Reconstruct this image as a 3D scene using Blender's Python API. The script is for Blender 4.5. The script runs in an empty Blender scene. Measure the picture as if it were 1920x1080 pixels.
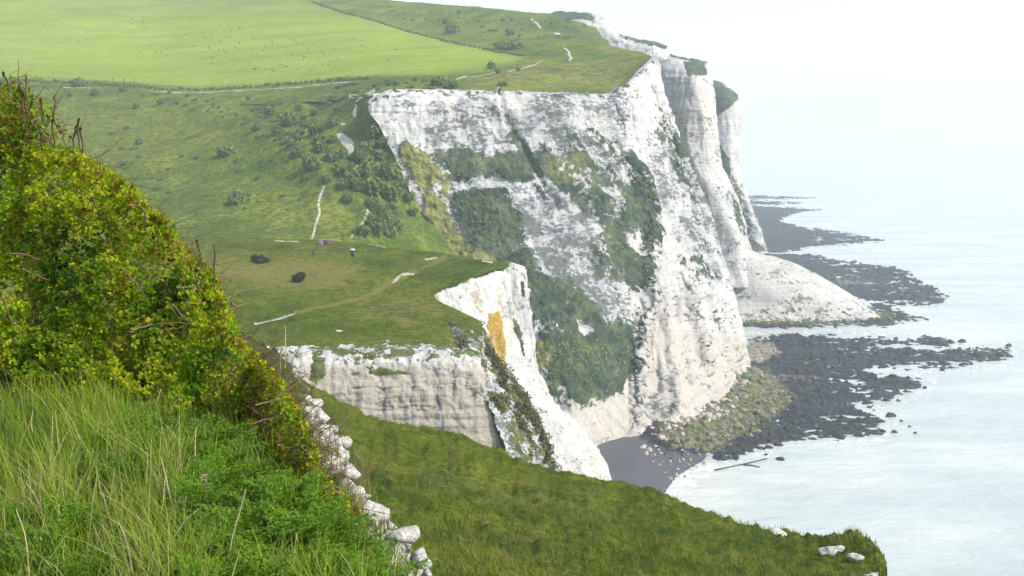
import bpy, math, random
import numpy as np
from mathutils import Vector
from mathutils.bvhtree import BVHTree

rng = np.random.default_rng(7)
random.seed(7)
SC = bpy.context.scene
COL = SC.collection

# ------------------------------------------------------------------ viewpoint
FPX, EYE = 2059.0, np.array([0.0, 0.0, 90.0])       # focal length in 1920-wide pixels, eye 90 m above the sea
PITCH = math.atan(300 / FPX)
CP, SP = math.cos(PITCH), math.sin(PITCH)


def rays(u, v):
    u = np.asarray(u, float); v = np.asarray(v, float)
    x = (u - 960) / FPX; y = (540 - v) / FPX
    dy = CP + y * SP
    return np.stack([x / dy, np.ones_like(x), (-SP + y * CP) / dy], -1)


def PT(u, v, D):
    return EYE + rays(u, v) * np.asarray(D, float)[..., None]


def PZ(u, v, z=0.0):
    r = rays(u, v)
    return EYE + r * ((z - EYE[2]) / r[..., 2])[..., None]


def proj(P):
    d = np.asarray(P, float) - EYE
    f = d[..., 1] * CP - d[..., 2] * SP
    up = d[..., 1] * SP + d[..., 2] * CP
    return 960 + FPX * d[..., 0] / f, 540 - FPX * up / f


# ------------------------------------------------------------------ noise
_prm = rng.permutation(256); _prm = np.concatenate([_prm, _prm, _prm])
_g = rng.normal(size=(256, 3)); _g /= np.linalg.norm(_g, axis=1)[:, None]


def pn(p):
    p = np.asarray(p, float); sh = p.shape[:-1]; p = p.reshape(-1, 3)
    i = np.floor(p).astype(int); f = p - i; i &= 255
    w = f * f * f * (f * (f * 6 - 15) + 10)
    out = np.zeros(len(p))
    for a in (0, 1):
        for b in (0, 1):
            for c in (0, 1):
                h = _prm[_prm[_prm[i[:, 0] + a] + i[:, 1] + b] + i[:, 2] + c]
                d = (_g[h] * (f - (a, b, c))).sum(1)
                out += d * (w[:, 0] if a else 1 - w[:, 0]) * (w[:, 1] if b else 1 - w[:, 1]) * (w[:, 2] if c else 1 - w[:, 2])
    return (out * 1.6).reshape(sh)


def fbm(p, s=1.0, oct=4, off=0.0, gain=0.5):
    p = np.asarray(p, float) * np.asarray(s, float) + off
    t = 0; a = 1.0; n = 0
    for _ in range(oct):
        t = t + a * pn(p); n += a; a *= gain; p = p * 2.03 + 17.3
    return t / n


def sstep(a, b, x):
    t = np.clip((x - a) / (b - a), 0, 1)
    return t * t * (3 - 2 * t)


# ------------------------------------------------------------------ masks traced on the surfaces
def sdist(U, V, poly):
    """signed distance to a polygon, positive inside"""
    P = np.asarray(poly, float); n = len(P)
    d = np.full(U.shape, 1e18); ins = np.zeros(U.shape, bool)
    for i in range(n):
        ax, ay = P[i]; bx, by = P[(i + 1) % n]
        ex, ey = bx - ax, by - ay
        t = np.clip(((U - ax) * ex + (V - ay) * ey) / (ex * ex + ey * ey + 1e-9), 0, 1)
        d = np.minimum(d, (U - ax - t * ex) ** 2 + (V - ay - t * ey) ** 2)
        c = (ay > V) != (by > V)
        ins ^= c & (U < (bx - ax) * (V - ay) / (by - ay + 1e-12) + ax)
    d = np.sqrt(d)
    return np.where(ins, d, -d)


def ldist(U, V, line):
    P = np.asarray(line, float); d = np.full(U.shape, 1e18)
    for (ax, ay), (bx, by) in zip(P[:-1], P[1:]):
        ex, ey = bx - ax, by - ay
        t = np.clip(((U - ax) * ex + (V - ay) * ey) / (ex * ex + ey * ey + 1e-9), 0, 1)
        d = np.minimum(d, (U - ax - t * ex) ** 2 + (V - ay - t * ey) ** 2)
    return np.sqrt(d)


def pmask(U, V, polys, soft=10):
    m = np.zeros(U.shape)
    for p in polys:
        val = 1.0
        if isinstance(p, tuple): val, p = p
        m = np.maximum(m, val * sstep(-soft, soft, sdist(U, V, p)))
    return m


def lmask(U, V, lines):
    m = np.zeros(U.shape)
    for w, l in lines:
        m = np.maximum(m, 1 - sstep(w * 0.15, w * 0.8, ldist(U, V, l)))
    return m


# ------------------------------------------------------------------ meshes
def mesh(name, V, faces, mat=None, smooth=True, attrs=None, kind=None, label=None, cat=None, group=None, parent=None):
    me = bpy.data.meshes.new(name)
    V = np.ascontiguousarray(V, np.float32).reshape(-1, 3)
    me.vertices.add(len(V)); me.vertices.foreach_set('co', V.ravel())
    fl = [np.asarray(f, np.int32) for f in (faces if isinstance(faces, list) else [faces]) if len(f)]
    loops = np.concatenate([f.ravel() for f in fl])
    starts = []; s = 0
    for f in fl:
        starts.append(s + np.arange(len(f)) * f.shape[1]); s += f.size
    starts = np.concatenate(starts).astype(np.int32)
    me.loops.add(len(loops)); me.loops.foreach_set('vertex_index', loops)
    me.polygons.add(len(starts)); me.polygons.foreach_set('loop_start', starts)
    me.update(calc_edges=True)
    for k, a in (attrs or {}).items():
        at = me.attributes.new(k, 'FLOAT', 'POINT'); at.data.foreach_set('value', np.ascontiguousarray(a, np.float32).ravel())
    if smooth: me.shade_smooth()
    if mat: me.materials.append(mat)
    o = bpy.data.objects.new(name, me); COL.objects.link(o)
    if parent: o.parent = parent
    tag(o, label, cat, group, kind)
    return o


def tag(o, label=None, cat=None, group=None, kind=None):
    if label: o['label'] = label
    if cat: o['category'] = cat
    if group: o['group'] = group
    if kind: o['kind'] = kind
    return o


def empty(name, loc, label, cat, group=None):
    o = bpy.data.objects.new(name, None); COL.objects.link(o); o.location = loc; o.empty_display_size = 0.3
    return tag(o, label, cat, group)


def copy_tree(o, parent=None):
    c = o.copy(); COL.objects.link(c)
    if parent: c.parent = parent
    for ch in [x for x in bpy.data.objects if x.parent == o]: copy_tree(ch, c)
    return c


def pchip(x, y, xq):
    x = np.asarray(x, float); y = np.asarray(y, float)
    h = np.diff(x); hh = h.reshape(-1, *([1] * (y.ndim - 1)))
    d = np.diff(y, axis=0) / hh
    m = np.zeros_like(y)
    if len(x) > 2:
        w1 = 2 * hh[1:] + hh[:-1]; w2 = hh[1:] + 2 * hh[:-1]
        ok = d[:-1] * d[1:] > 0
        with np.errstate(all='ignore'):
            mm = (w1 + w2) / (w1 / d[:-1] + w2 / d[1:])
        m[1:-1] = np.where(ok, mm, 0)
    m[0] = d[0]; m[-1] = d[-1]
    k = np.clip(np.searchsorted(x, xq, side='right') - 1, 0, len(x) - 2)
    t = ((xq - x[k]) / h[k]).reshape(-1, *([1] * (y.ndim - 1))); H = h[k].reshape(t.shape)
    return (y[k] * (2 * t**3 - 3 * t**2 + 1) + m[k] * H * (t**3 - 2 * t**2 + t) + y[k + 1] * (-2 * t**3 + 3 * t**2) + m[k + 1] * H * (t**3 - t**2))


SHEETS = {}


class Sheet:
    """a ground or rock surface lofted through rows of points (direction, distance)"""
    def __init__(s, rows, nu, nv):
        A = np.array(rows, float)
        A[..., 2] = 1 / A[..., 2]
        du = np.maximum(np.linalg.norm(np.diff(A[..., :2], axis=1), axis=-1).mean(0), 4)
        dv = np.maximum(np.linalg.norm(np.diff(A[..., :2], axis=0), axis=-1).mean(1), 4)
        kx = np.concatenate([[0], np.cumsum(du)]); ky = np.concatenate([[0], np.cumsum(dv)])
        B = pchip(ky, A, np.linspace(0, ky[-1], nv))
        B = pchip(kx, B.transpose(1, 0, 2), np.linspace(0, kx[-1], nu)).transpose(1, 0, 2)
        s.U, s.V, s.D = B[..., 0], B[..., 1], 1 / B[..., 2]
        s.P = PT(s.U, s.V, s.D); s.nu, s.nv = nu, nv
        s.normals()

    def normals(s):
        a = np.gradient(s.P, axis=1); b = np.gradient(s.P, axis=0)
        n = np.cross(a, b); n /= np.linalg.norm(n, axis=-1, keepdims=True) + 1e-12
        flip = ((EYE - s.P) * n).sum(-1) < 0
        n[flip] *= -1
        s.N = n

    def build(s, name, mat, attrs, kind='structure', **kw):
        i = np.arange(s.nv * s.nu).reshape(s.nv, s.nu)
        q = np.stack([i[:-1, :-1], i[1:, :-1], i[1:, 1:], i[:-1, 1:]], -1).reshape(-1, 4)
        o = mesh(name, s.P, q, mat, True, attrs, kind, **kw)
        s.q = q; SHEETS[name] = s; s.attrs = attrs
        return o


_bvh = {}


def hit(u, v, names=None, D=None):
    """where the line of sight through a pixel meets the built ground"""
    r = Vector(rays(u, v)).normalized(); best = None
    for n in (names or SHEETS):
        if n not in _bvh:
            s = SHEETS[n]; _bvh[n] = BVHTree.FromPolygons([tuple(x) for x in s.P.reshape(-1, 3)], [tuple(x) for x in s.q])
        loc, nrm, _, dist = _bvh[n].ray_cast(Vector(EYE), r)
        if loc is not None and (best is None or dist < best[2]): best = (loc, nrm, dist)
    return best


def drop(x, y, n, z0=300):
    if n not in _bvh: hit(0, 0, [n])
    loc, nrm, _, _ = _bvh[n].ray_cast(Vector((x, y, z0)), Vector((0, 0, -1)))
    return loc


def tube(pts, r0, r1, sides=5):
    P = np.array(pts, float); n = len(P); V = []; F = []
    T = np.gradient(P, axis=0); T /= np.linalg.norm(T, axis=1)[:, None] + 1e-9
    for k in range(n):
        a = np.cross(T[k], (0.3, 0.9, 0.31)); a /= np.linalg.norm(a) + 1e-9; b = np.cross(T[k], a)
        r = r0 + (r1 - r0) * k / (n - 1)
        for j in range(sides):
            t = 2 * math.pi * j / sides; V.append(P[k] + r * (a * math.cos(t) + b * math.sin(t)))
    for k in range(n - 1):
        for j in range(sides):
            F.append((k * sides + j, k * sides + (j + 1) % sides, (k + 1) * sides + (j + 1) % sides, (k + 1) * sides + j))
    return np.array(V), np.array(F)


def merge(parts):
    V = []; F = []; o = 0
    for v, f in parts: V.append(v); F.append(f + o); o += len(v)
    return np.concatenate(V), np.concatenate(F)


def box(cx, cy, cz, sx, sy, sz):
    x, y, z = sx / 2, sy / 2, sz / 2; b = min(x, y, z) * 0.12
    V = []
    for (a, c) in ((-z, 1), (-z + b, 0), (z - b, 0), (z, 1)):
        k = b * c
        for px, py in ((-x, -y), (x, -y), (x, y), (-x, y)):
            V.append((cx + px - math.copysign(k, px), cy + py - math.copysign(k, py), cz + a))
    F = [(3, 2, 1, 0), (12, 13, 14, 15)]
    for k in range(3):
        for j in range(4): F.append((k * 4 + j, k * 4 + (j + 1) % 4, k * 4 + 4 + (j + 1) % 4, k * 4 + 4 + j))
    return np.array(V), np.array(F)


# ------------------------------------------------------------------ materials
class G:
    def __init__(s, name):
        s.m = bpy.data.materials.new(name); s.m.use_nodes = True; s.t = s.m.node_tree; s.t.nodes.clear()
        s.out = s.t.nodes.new('ShaderNodeOutputMaterial'); s.p = s.n('ShaderNodeNewGeometry').outputs['Position']

    def n(s, ty, **kw):
        x = s.t.nodes.new(ty)
        for k, v in kw.items(): setattr(x, k, v)
        return x

    def put(s, sock, v):
        if hasattr(v, 'is_output'): s.t.links.new(v, sock)
        elif isinstance(v, (tuple, list)) and len(v) == 3 and sock.type == 'RGBA': sock.default_value = (*v, 1)
        else: sock.default_value = v

    def math(s, op, a, b=0.5, c=None, clamp=False):
        x = s.n('ShaderNodeMath', operation=op, use_clamp=clamp); s.put(x.inputs[0], a); s.put(x.inputs[1], b)
        if c is not None: s.put(x.inputs[2], c)
        return x.outputs[0]

    def scale(s, v, vec=None):
        x = s.n('ShaderNodeVectorMath', operation='MULTIPLY'); s.put(x.inputs[0], vec if vec is not None else s.p); x.inputs[1].default_value = v
        return x.outputs[0]

    def noise(s, sc, det=4, rough=0.55, vec=None, dist=0.0):
        x = s.n('ShaderNodeTexNoise'); s.put(x.inputs['Vector'], s.p if vec is None else vec)
        x.inputs['Scale'].default_value = sc; x.inputs['Detail'].default_value = det; x.inputs['Roughness'].default_value = rough; x.inputs['Distortion'].default_value = dist
        return x.outputs['Fac']

    def voro(s, sc, vec=None, feat='DISTANCE_TO_EDGE', rnd=1.0):
        x = s.n('ShaderNodeTexVoronoi', feature=feat); s.put(x.inputs['Vector'], s.p if vec is None else vec); x.inputs['Scale'].default_value = sc
        x.inputs['Randomness'].default_value = rnd
        return x.outputs['Distance']

    def attr(s, name):
        return s.n('ShaderNodeAttribute', attribute_name=name).outputs['Fac']

    def step(s, x, a, b):
        r = s.n('ShaderNodeMapRange', interpolation_type='SMOOTHSTEP'); s.put(r.inputs[0], x); r.inputs[1].default_value = a; r.inputs[2].default_value = b
        return r.outputs[0]

    def mix(s, f, a, b, blend='MIX'):
        x = s.n('ShaderNodeMix', data_type='RGBA', blend_type=blend); s.put(x.inputs[0], f); s.put(x.inputs[6], a); s.put(x.inputs[7], b)
        return x.outputs[2]

    def ramp(s, f, stops):
        x = s.n('ShaderNodeValToRGB'); s.put(x.inputs[0], f); e = x.color_ramp.elements
        while len(e) < len(stops): e.new(0.5)
        for el, (p, c) in zip(e, stops): el.position = p; el.color = (*c, 1)
        return x.outputs[0]

    def bump(s, h, strength, dist, nrm=None):
        x = s.n('ShaderNodeBump'); x.inputs['Strength'].default_value = strength; x.inputs['Distance'].default_value = dist; s.put(x.inputs['Height'], h)
        if nrm is not None: s.put(x.inputs['Normal'], nrm)
        return x.outputs[0]

    def done(s, col, rough=0.9, nrm=None, spec=0.2, trans=0.0, tcol=None):
        b = s.n('ShaderNodeBsdfPrincipled'); s.put(b.inputs['Base Color'], col); s.put(b.inputs['Roughness'], rough); b.inputs['Specular IOR Level'].default_value = spec
        if nrm is not None: s.put(b.inputs['Normal'], nrm)
        sh = b.outputs[0]
        if trans:
            t = s.n('ShaderNodeBsdfTranslucent'); s.put(t.inputs[0], tcol if tcol is not None else col)
            mx = s.n('ShaderNodeMixShader'); mx.inputs[0].default_value = trans; s.t.links.new(sh, mx.inputs[1]); s.t.links.new(t.outputs[0], mx.inputs[2]); sh = mx.outputs[0]
        s.t.links.new(sh, s.out.inputs['Surface'])
        return s.m


def veg_color(g, sc, dark, mid, light):
    n = g.noise(sc, 5, 0.65)
    return g.ramp(n, [(0.36, dark), (0.5, mid), (0.64, light)])


def mat_cliff(name, k=1.0, fine=1.0, warm=(0.52, 0.47, 0.40)):
    """chalk with flint bands, run-off streaks, ochre stains and patches of scrub"""
    g = G(name)
    n1 = g.noise(0.07 * k, 5, 0.6)
    col = g.ramp(n1, [(0.38, (0.46, 0.445, 0.41)), (0.6, (0.66, 0.64, 0.59))])
    col = g.mix(g.math('MULTIPLY', g.step(g.noise(1.0, 5, 0.6, g.scale((0.10 * k, 0.10 * k, 0.02 * k))), 0.5, 0.66), 0.5), col, (0.64, 0.575, 0.45))
    st = g.noise(1.0, 5, 0.65, g.scale((0.45 * k, 0.45 * k, 0.05 * k)))
    col = g.mix(g.math('MULTIPLY', g.step(st, 0.47, 0.66), 0.7), col, (0.42, 0.42, 0.415))
    bands = g.noise(1.0, 4, 0.6, g.scale((0.03 * k, 0.03 * k, 1.3 * k)))
    col = g.mix(g.math('MULTIPLY', g.step(bands, 0.54, 0.62), 0.45), col, (0.36, 0.345, 0.32))
    vec = g.scale((1, 1, 0.75))
    cr = g.voro(0.35 * k, vec)
    col = g.mix(g.math('MULTIPLY', g.math('SUBTRACT', 1.0, g.step(cr, 0.0, 0.06)), 0.25), col, (0.33, 0.32, 0.31))
    col = g.mix(g.attr('warm'), col, g.mix(g.noise(0.5 * k, 4), warm, tuple(c * 0.86 for c in warm)))
    sp = g.math('MULTIPLY_ADD', g.math('SUBTRACT', g.noise(1.0, 5, 0.65, g.scale((0.10 * k, 0.10 * k, 0.22 * k))), 0.5), 0.9, g.noise(1.0, 6, 0.72, g.scale((0.55 * k * fine, 0.55 * k * fine, 0.95 * k * fine))))
    gr = g.attr('grey')
    col = g.mix(g.math('MULTIPLY', gr, 0.55), col, (0.36, 0.365, 0.375))
    spk = g.step(g.math('MULTIPLY_ADD', gr, 0.17, sp), 0.60, 0.70)
    col = g.mix(g.math('MULTIPLY', spk, 0.85), col, (0.085, 0.10, 0.085))
    och = g.attr('ochre')
    col = g.mix(g.step(g.math('MULTIPLY_ADD', g.math('SUBTRACT', g.noise(0.9 * k, 5, .65), 0.5), 0.9, och), 0.3, 0.62), col, g.ramp(g.noise(0.7 * k, 6, .7), [(.38, (0.25, 0.15, 0.022)), (.6, (0.42, 0.29, 0.07))]))
    vg = g.math('MULTIPLY_ADD', g.math('SUBTRACT', g.noise(0.42 * k * fine, 8, 0.72), 0.5), 3.2, g.attr('veg'))
    vf = g.step(vg, 0.47, 0.56)
    vdark = veg_color(g, 0.16 * k, (0.028, 0.048, 0.034), (0.058, 0.084, 0.048), (0.115, 0.145, 0.070))
    vol = veg_color(g, 0.3 * k, (0.11, 0.12, 0.03), (0.20, 0.21, 0.05), (0.28, 0.27, 0.08))
    col = g.mix(vf, col, g.mix(g.attr('olive'), vdark, vol))
    fl = g.noise(1.0, 6, 0.66, g.scale((0.5 * k, 0.5 * k, 0.07 * k)))
    h = g.math('ADD', g.math('MULTIPLY', g.noise(0.9 * k * fine, 7, 0.7), 0.45), g.math('ADD', g.math('MULTIPLY', bands, 0.35), g.math('MULTIPLY', fl, 0.8)))
    h = g.math('ADD', h, g.math('MULTIPLY', vf, 0.25))
    b = g.bump(h, 0.8, 1.2 / k)
    return g.done(col, 0.95, b, 0.1)


def mat_land(name, k=1.0, bright=1.0):
    """downland turf: bright sward, rough grass, straw, bare chalk paths and scrub stains"""
    g = G(name)
    n = g.noise(0.05 * k, 6, 0.62); f = g.noise(0.55 * k, 6, 0.7)
    a = g.ramp(n, [(0.34, (0.046, 0.076, 0.009)), (0.5, (0.090, 0.122, 0.012)), (0.66, (0.160, 0.172, 0.020))])
    n0 = g.noise(0.011 * k, 4, 0.55)
    a = g.mix(g.math('MULTIPLY', g.step(n0, 0.42, 0.62), 0.45), a, (0.150, 0.165, 0.018))
    col = g.mix(g.step(f, 0.44, 0.60), a, g.mix(0.7, a, (0.026, 0.042, 0.006)))
    tus = g.noise(0.16 * k, 4, 0.6, dist=0.8)
    col = g.mix(g.math('MULTIPLY', g.step(tus, 0.50, 0.62), 0.55), col, (0.040, 0.066, 0.008))
    dry = g.math('MULTIPLY_ADD', g.math('SUBTRACT', g.noise(0.25 * k, 7, 0.75), 0.5), 3.0, g.attr('dry'))
    col = g.mix(g.math('MULTIPLY', g.step(dry, 0.35, 0.85), 0.75), col, g.mix(f, (0.13, 0.115, 0.022), (0.225, 0.195, 0.055)))
    if bright != 1.0: col = g.mix(1.0, col, (bright, bright, bright * 1.25), 'MULTIPLY')
    fld = g.attr('field')
    fc = g.ramp(g.noise(1.0, 4, 0.5, g.scale((0.012, 0.03, 0.03))), [(0.3, (0.205, 0.275, 0.030)), (0.7, (0.285, 0.345, 0.048))])
    fc = g.mix(g.math('MULTIPLY', g.step(g.noise(1.0, 6, .68, g.scale((0.02, 0.05, 0.05))), .46, .68), .5), fc, (0.15, 0.20, 0.035))
    col = g.mix(fld, col, fc)
    sc = g.math('MULTIPLY_ADD', g.math('SUBTRACT', g.noise(0.30 * k, 6, 0.7), 0.5), 1.3, g.attr('scrub'))
    col = g.mix(g.step(sc, 0.42, 0.62), col, g.ramp(f, [(.3, (0.035, 0.062, 0.022)), (.65, (0.095, 0.14, 0.036))]))
    pa = g.math('MULTIPLY_ADD', g.math('SUBTRACT', g.noise(0.7 * k, 6, 0.75), 0.5), 2.4, g.attr('path'))
    col = g.mix(g.step(pa, 0.5, 0.8), col, g.mix(f, (0.40, 0.36, 0.26), (0.66, 0.62, 0.54)))
    h = g.math('ADD', g.noise(0.45 * k, 7, 0.72), g.math('MULTIPLY', g.noise(0.12 * k, 3), 0.8))
    b = g.bump(h, 0.9, 1.0 / k)
    return g.done(col, 0.95, b, 0.0)


def mat_leaf(name, cols, trans=0.4, attr='tint'):
    g = G(name)
    c = g.ramp(g.attr(attr), [(i / (len(cols) - 1), c) for i, c in enumerate(cols)])
    return g.done(c, 0.6, None, 0.25, trans)


def mat_plain(name, a, b, sc=3.0, rough=0.85, bump=0.4, dist=0.05):
    g = G(name)
    tc = g.n('ShaderNodeTexCoord').outputs['Object']
    n = g.noise(sc, 6, 0.65, tc)
    return g.done(g.ramp(n, [(0.32, a), (0.68, b)]), rough, g.bump(n, bump, dist), 0.2)


M_cliff = mat_cliff('chalk_cliff', 1.0, 1.0)
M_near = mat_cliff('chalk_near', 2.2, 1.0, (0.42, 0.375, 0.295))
M_bank = mat_cliff('chalk_bank', 14.0)
M_land = mat_land('downland', 1.0, 1.5)
M_plat = mat_land('headland_turf', 2.2, 1.12)
M_slope = mat_land('slope_turf', 4.0, 1.05)
M_far = mat_cliff('chalk_far', 0.8, 1.0)

exec_order = []

# ------------------------------------------------------------------ camera, sky, sun, air
cam_d = bpy.data.cameras.new('camera'); cam = bpy.data.objects.new('camera', cam_d); COL.objects.link(cam)
cam_d.sensor_width = 36.0; cam_d.lens = 36.0 * FPX / 1920; cam_d.clip_start = 0.1; cam_d.clip_end = 80000
cam.location = EYE; cam.rotation_euler = (math.pi / 2 - PITCH, 0, 0); SC.camera = cam

SUN_EL, SUN_AZ = math.radians(46), math.radians(114)       # azimuth measured from the view direction towards the sea
w = bpy.data.worlds.new('World'); SC.world = w; w.use_nodes = True
nt = w.node_tree; bg = nt.nodes['Background']; sky = nt.nodes.new('ShaderNodeTexSky')
sky.sky_type = 'NISHITA'; sky.sun_disc = False; sky.sun_elevation = SUN_EL; sky.sun_rotation = SUN_AZ
sky.altitude = 90; sky.air_density = 1.0; sky.dust_density = 1.5; sky.ozone_density = 1.0
hs = nt.nodes.new('ShaderNodeHueSaturation'); hs.inputs['Saturation'].default_value = 0.72; nt.links.new(sky.outputs[0], hs.inputs['Color']); nt.links.new(hs.outputs[0], bg.inputs[0]); bg.inputs[1].default_value = 0.15
sl = bpy.data.lights.new('sun', 'SUN'); sl.energy = 2.3; sl.angle = math.radians(0.6); sl.color = (1.0, 0.95, 0.86)
so = bpy.data.objects.new('sun', sl); COL.objects.link(so); so.location = (200, 100, 300)
sd = Vector((math.sin(SUN_AZ) * math.cos(SUN_EL), math.cos(SUN_AZ) * math.cos(SUN_EL), math.sin(SUN_EL)))
so.rotation_euler = sd.to_track_quat('Z', 'Y').to_euler()
SC.view_settings.view_transform = 'Standard'; SC.view_settings.look = 'None'; SC.view_settings.gamma = 1.0
SC.view_settings.exposure = 0.88
SC.cycles.use_denoising = True; SC.cycles.volume_bounces = 1; SC.cycles.max_bounces = 6; SC.cycles.transparent_max_bounces = 4
SC.cycles.sample_clamp_indirect = 4.0

g = G('sea_air'); vol = g.n('ShaderNodeVolumePrincipled')
vol.inputs['Color'].default_value = (0.86, 0.95, 1.0, 1); vol.inputs['Density'].default_value = 0.00027; vol.inputs['Anisotropy'].default_value = 0.15
g.t.links.new(vol.outputs[0], g.out.inputs['Volume'])
hx0, hx1, hy0, hy1, hz0, hz1 = -2500, 26000, -300, 26000, -8, 262
HV = [(x, y, z) for z in (hz0, hz1) for x, y in ((hx0, hy0), (hx1, hy0), (hx1, hy1), (hx0, hy1))]
hz = mesh('haze', HV, np.array([(3, 2, 1, 0), (4, 5, 6, 7), (0, 1, 5, 4), (1, 2, 6, 5), (2, 3, 7, 6), (3, 0, 4, 7)]), g.m, False, None, 'stuff', 'pale sea haze hanging in the air over the whole coast')

# ------------------------------------------------------------------ sea
g = G('sea_water')
n1 = g.noise(1.0, 4, 0.6, g.scale((0.10, 0.22, 1))); n2 = g.noise(1.0, 5, 0.65, g.scale((0.012, 0.03, 1)))
n3 = g.noise(1.0, 3, 0.5, g.scale((0.5, 1.0, 1)))
col = g.ramp(n2, [(0.34, (0.38, 0.44, 0.41)), (0.5, (0.47, 0.51, 0.47)), (0.66, (0.60, 0.61, 0.55))])
h = g.math('ADD', n1, g.math('MULTIPLY', n3, 0.25))
b = g.n('ShaderNodeBsdfPrincipled'); g.put(b.inputs['Base Color'], col); b.inputs['Roughness'].default_value = 0.22; b.inputs['IOR'].default_value = 1.33
g.put(b.inputs['Normal'], g.bump(h, 0.6, 1.3)); g.t.links.new(b.outputs[0], g.out.inputs['Surface'])
M_sea = g.m
xs = [-2400, -400, 0, 400, 1500, 6000, 25900]; ys = [-250, 200, 600, 1500, 6000, 25900]
SV = [(x, y, 0) for y in ys for x in xs]
SF = [(j * 7 + i, j * 7 + i + 1, j * 7 + i + 8, j * 7 + i + 7) for j in range(5) for i in range(6)]
mesh('sea', SV, np.array(SF), M_sea, False, None, 'structure', 'pale milky sea fading into white haze')

# ------------------------------------------------------------------ downland: hill, field and clifftop
FIELD = [(-300, -200), (560, 0), (585, 5), (640, 22), (700, 37), (760, 56), (850, 78), (930, 95), (985, 104), (965, 118), (900, 128), (820, 137), (700, 145), (640, 147), (560, 153), (450, 160), (380, 163), (300, 160), (200, 153), (100, 148), (-300, 140)]
PATHS = [(5.5, [(585, 450), (590, 425), (600, 400), (597, 385), (601, 372), (608, 360)]), (4, [(656, 450), (668, 436), (682, 427), (690, 412), (690, 392)]),
         (7, [(664, 216), (667, 200), (670, 184)]), (4, [(670, 184), (690, 176), (706, 168)]), (4, [(655, 178), (672, 182)]), (2.2, [(855, 148), (880, 144), (900, 142), (935, 136), (960, 131), (985, 127), (1005, 121), (1017, 112)]),
         (2.0, [(120, 165), (170, 167)]), (1.7, [(300, 172), (380, 174), (440, 172), (500, 168), (580, 162), (640, 157), (662, 154)]),
         (4.5, [(997, 36), (1008, 45), (1014, 54)]), (5, [(1066, 98), (1072, 106), (1068, 110)]), (3, [(1040, 66), (1050, 67)]), (4, [(640, 232), (647, 230)]), (3, [(1058, 88), (1070, 97)])]
SCARS = [[(629, 249), (640, 247), (652, 254), (663, 262), (663, 293), (656, 293), (651, 276), (640, 264)]]
SCRUB = [(0.45, [(250, 160), (330, 168), (420, 175), (520, 200), (600, 250), (640, 300), (620, 340), (560, 320), (500, 270), (420, 225), (330, 190)]),
         (0.5, [(560, 160), (700, 150), (900, 142), (900, 160), (850, 172), (720, 172), (690, 195), (640, 230), (580, 220)]),
         (0.5, [(630, 225), (690, 205), (720, 245), (735, 275), (770, 350), (790, 430), (700, 450), (640, 400), (600, 330)]),
         (0.62, [(830, 160), (1000, 170), (1150, 176), (1150, 186), (900, 180)]), (0.5, [(620, 25), (900, 30), (990, 30), (1100, 40), (1180, 92), (1100, 85), (980, 60), (860, 40)]),
         (0.42, [(200, 310), (480, 300), (570, 350), (600, 440), (320, 440), (220, 380)]), (0.55, [(980, 28), (1110, 38), (1120, 48), (1000, 44)])]
DRY = [(0.55, [(1000, 110), (1220, 100), (1160, 172), (880, 172), (850, 150)]), (0.38, [(340, 170), (620, 160), (560, 200), (400, 190)]), (0.3, [(600, 340), (700, 390), (640, 430), (580, 400)])]
EDGE = [(585, 3), (640, 22), (700, 38), (760, 57), (850, 79), (930, 96), (985, 104)]


def land_attrs(s):
    U, V = s.U, s.V
    pth = np.maximum(lmask(U, V, PATHS), 1.35 * pmask(U, V, SCARS, 4))
    fld = pmask(U, V, [FIELD], 3 + 0 * U + 9 * sstep(700, 980, U)) * (1 - 0.45 * sstep(60, 5, V) * (0.5 + 0.5 * sstep(200, 600, U)))
    scr = pmask(U, V, SCRUB, 16)
    scr = np.maximum(scr, lmask(U, V, [(3.0, EDGE)]) * 0.9)
    scr = np.where(fld > 0.6, np.minimum(scr, lmask(U, V, [(3.0, EDGE)]) * 0.9), scr)
    return {'field': fld, 'path': pth * 0.95, 'scrub': scr, 'dry': pmask(U, V, DRY, 18)}


def land_disp(s, amp=1.0):
    P = s.P
    s.P = P + np.array([0, 0, 1.0]) * (amp * (fbm(P, 1 / 60, 3) * 2.2 + fbm(P, 1 / 11, 5) * 1.0))[..., None]


S4 = [(-220, 200, 540), (100, 200, 530), (300, 200, 520), (480, 195, 495), (640, 187, 440), (745, 172, 399), (880, 173, 406), (1040, 178, 414), (1158, 181, 422), (1226, 109, 450)]
land = Sheet([
    [(-220, -160, 1400), (100, -130, 1350), (300, -100, 1300), (500, -65, 1230), (660, -6, 1130), (760, 8, 1010), (880, 17, 930), (1000, 30, 820), (1075, 38, 760), (1112, 52, 730)],
    [(-220, -120, 1250), (100, -90, 1200), (300, -60, 1150), (500, -35, 1080), (660, -9, 1000), (760, 3, 930), (880, 12, 850), (1000, 24, 760), (1075, 33, 715), (1112, 46, 695)],
    [(-220, -40, 1000), (100, -20, 980), (300, 0, 950), (500, 10, 900), (660, 28, 830), (770, 50, 760), (890, 60, 700), (1000, 62, 660), (1080, 68, 640), (1160, 97, 620)],
    [(-220, 70, 760), (100, 80, 750), (300, 85, 740), (500, 80, 710), (660, 85, 660), (780, 95, 610), (900, 100, 580), (1020, 95, 570), (1120, 90, 575), (1205, 101, 575)],
    [(-220, 140, 610), (100, 150, 600), (300, 158, 590), (500, 150, 570), (670, 140, 530), (790, 135, 500), (910, 135, 490), (1030, 130, 485), (1130, 130, 480), (1224, 108, 475)],
    S4], 520, 170)
land.attrs0 = land_attrs(land); land_disp(land, 0.8)
land.build('hill', M_land, land.attrs0, label='green downland hill with a bright sown field above the cliffs')

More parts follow.
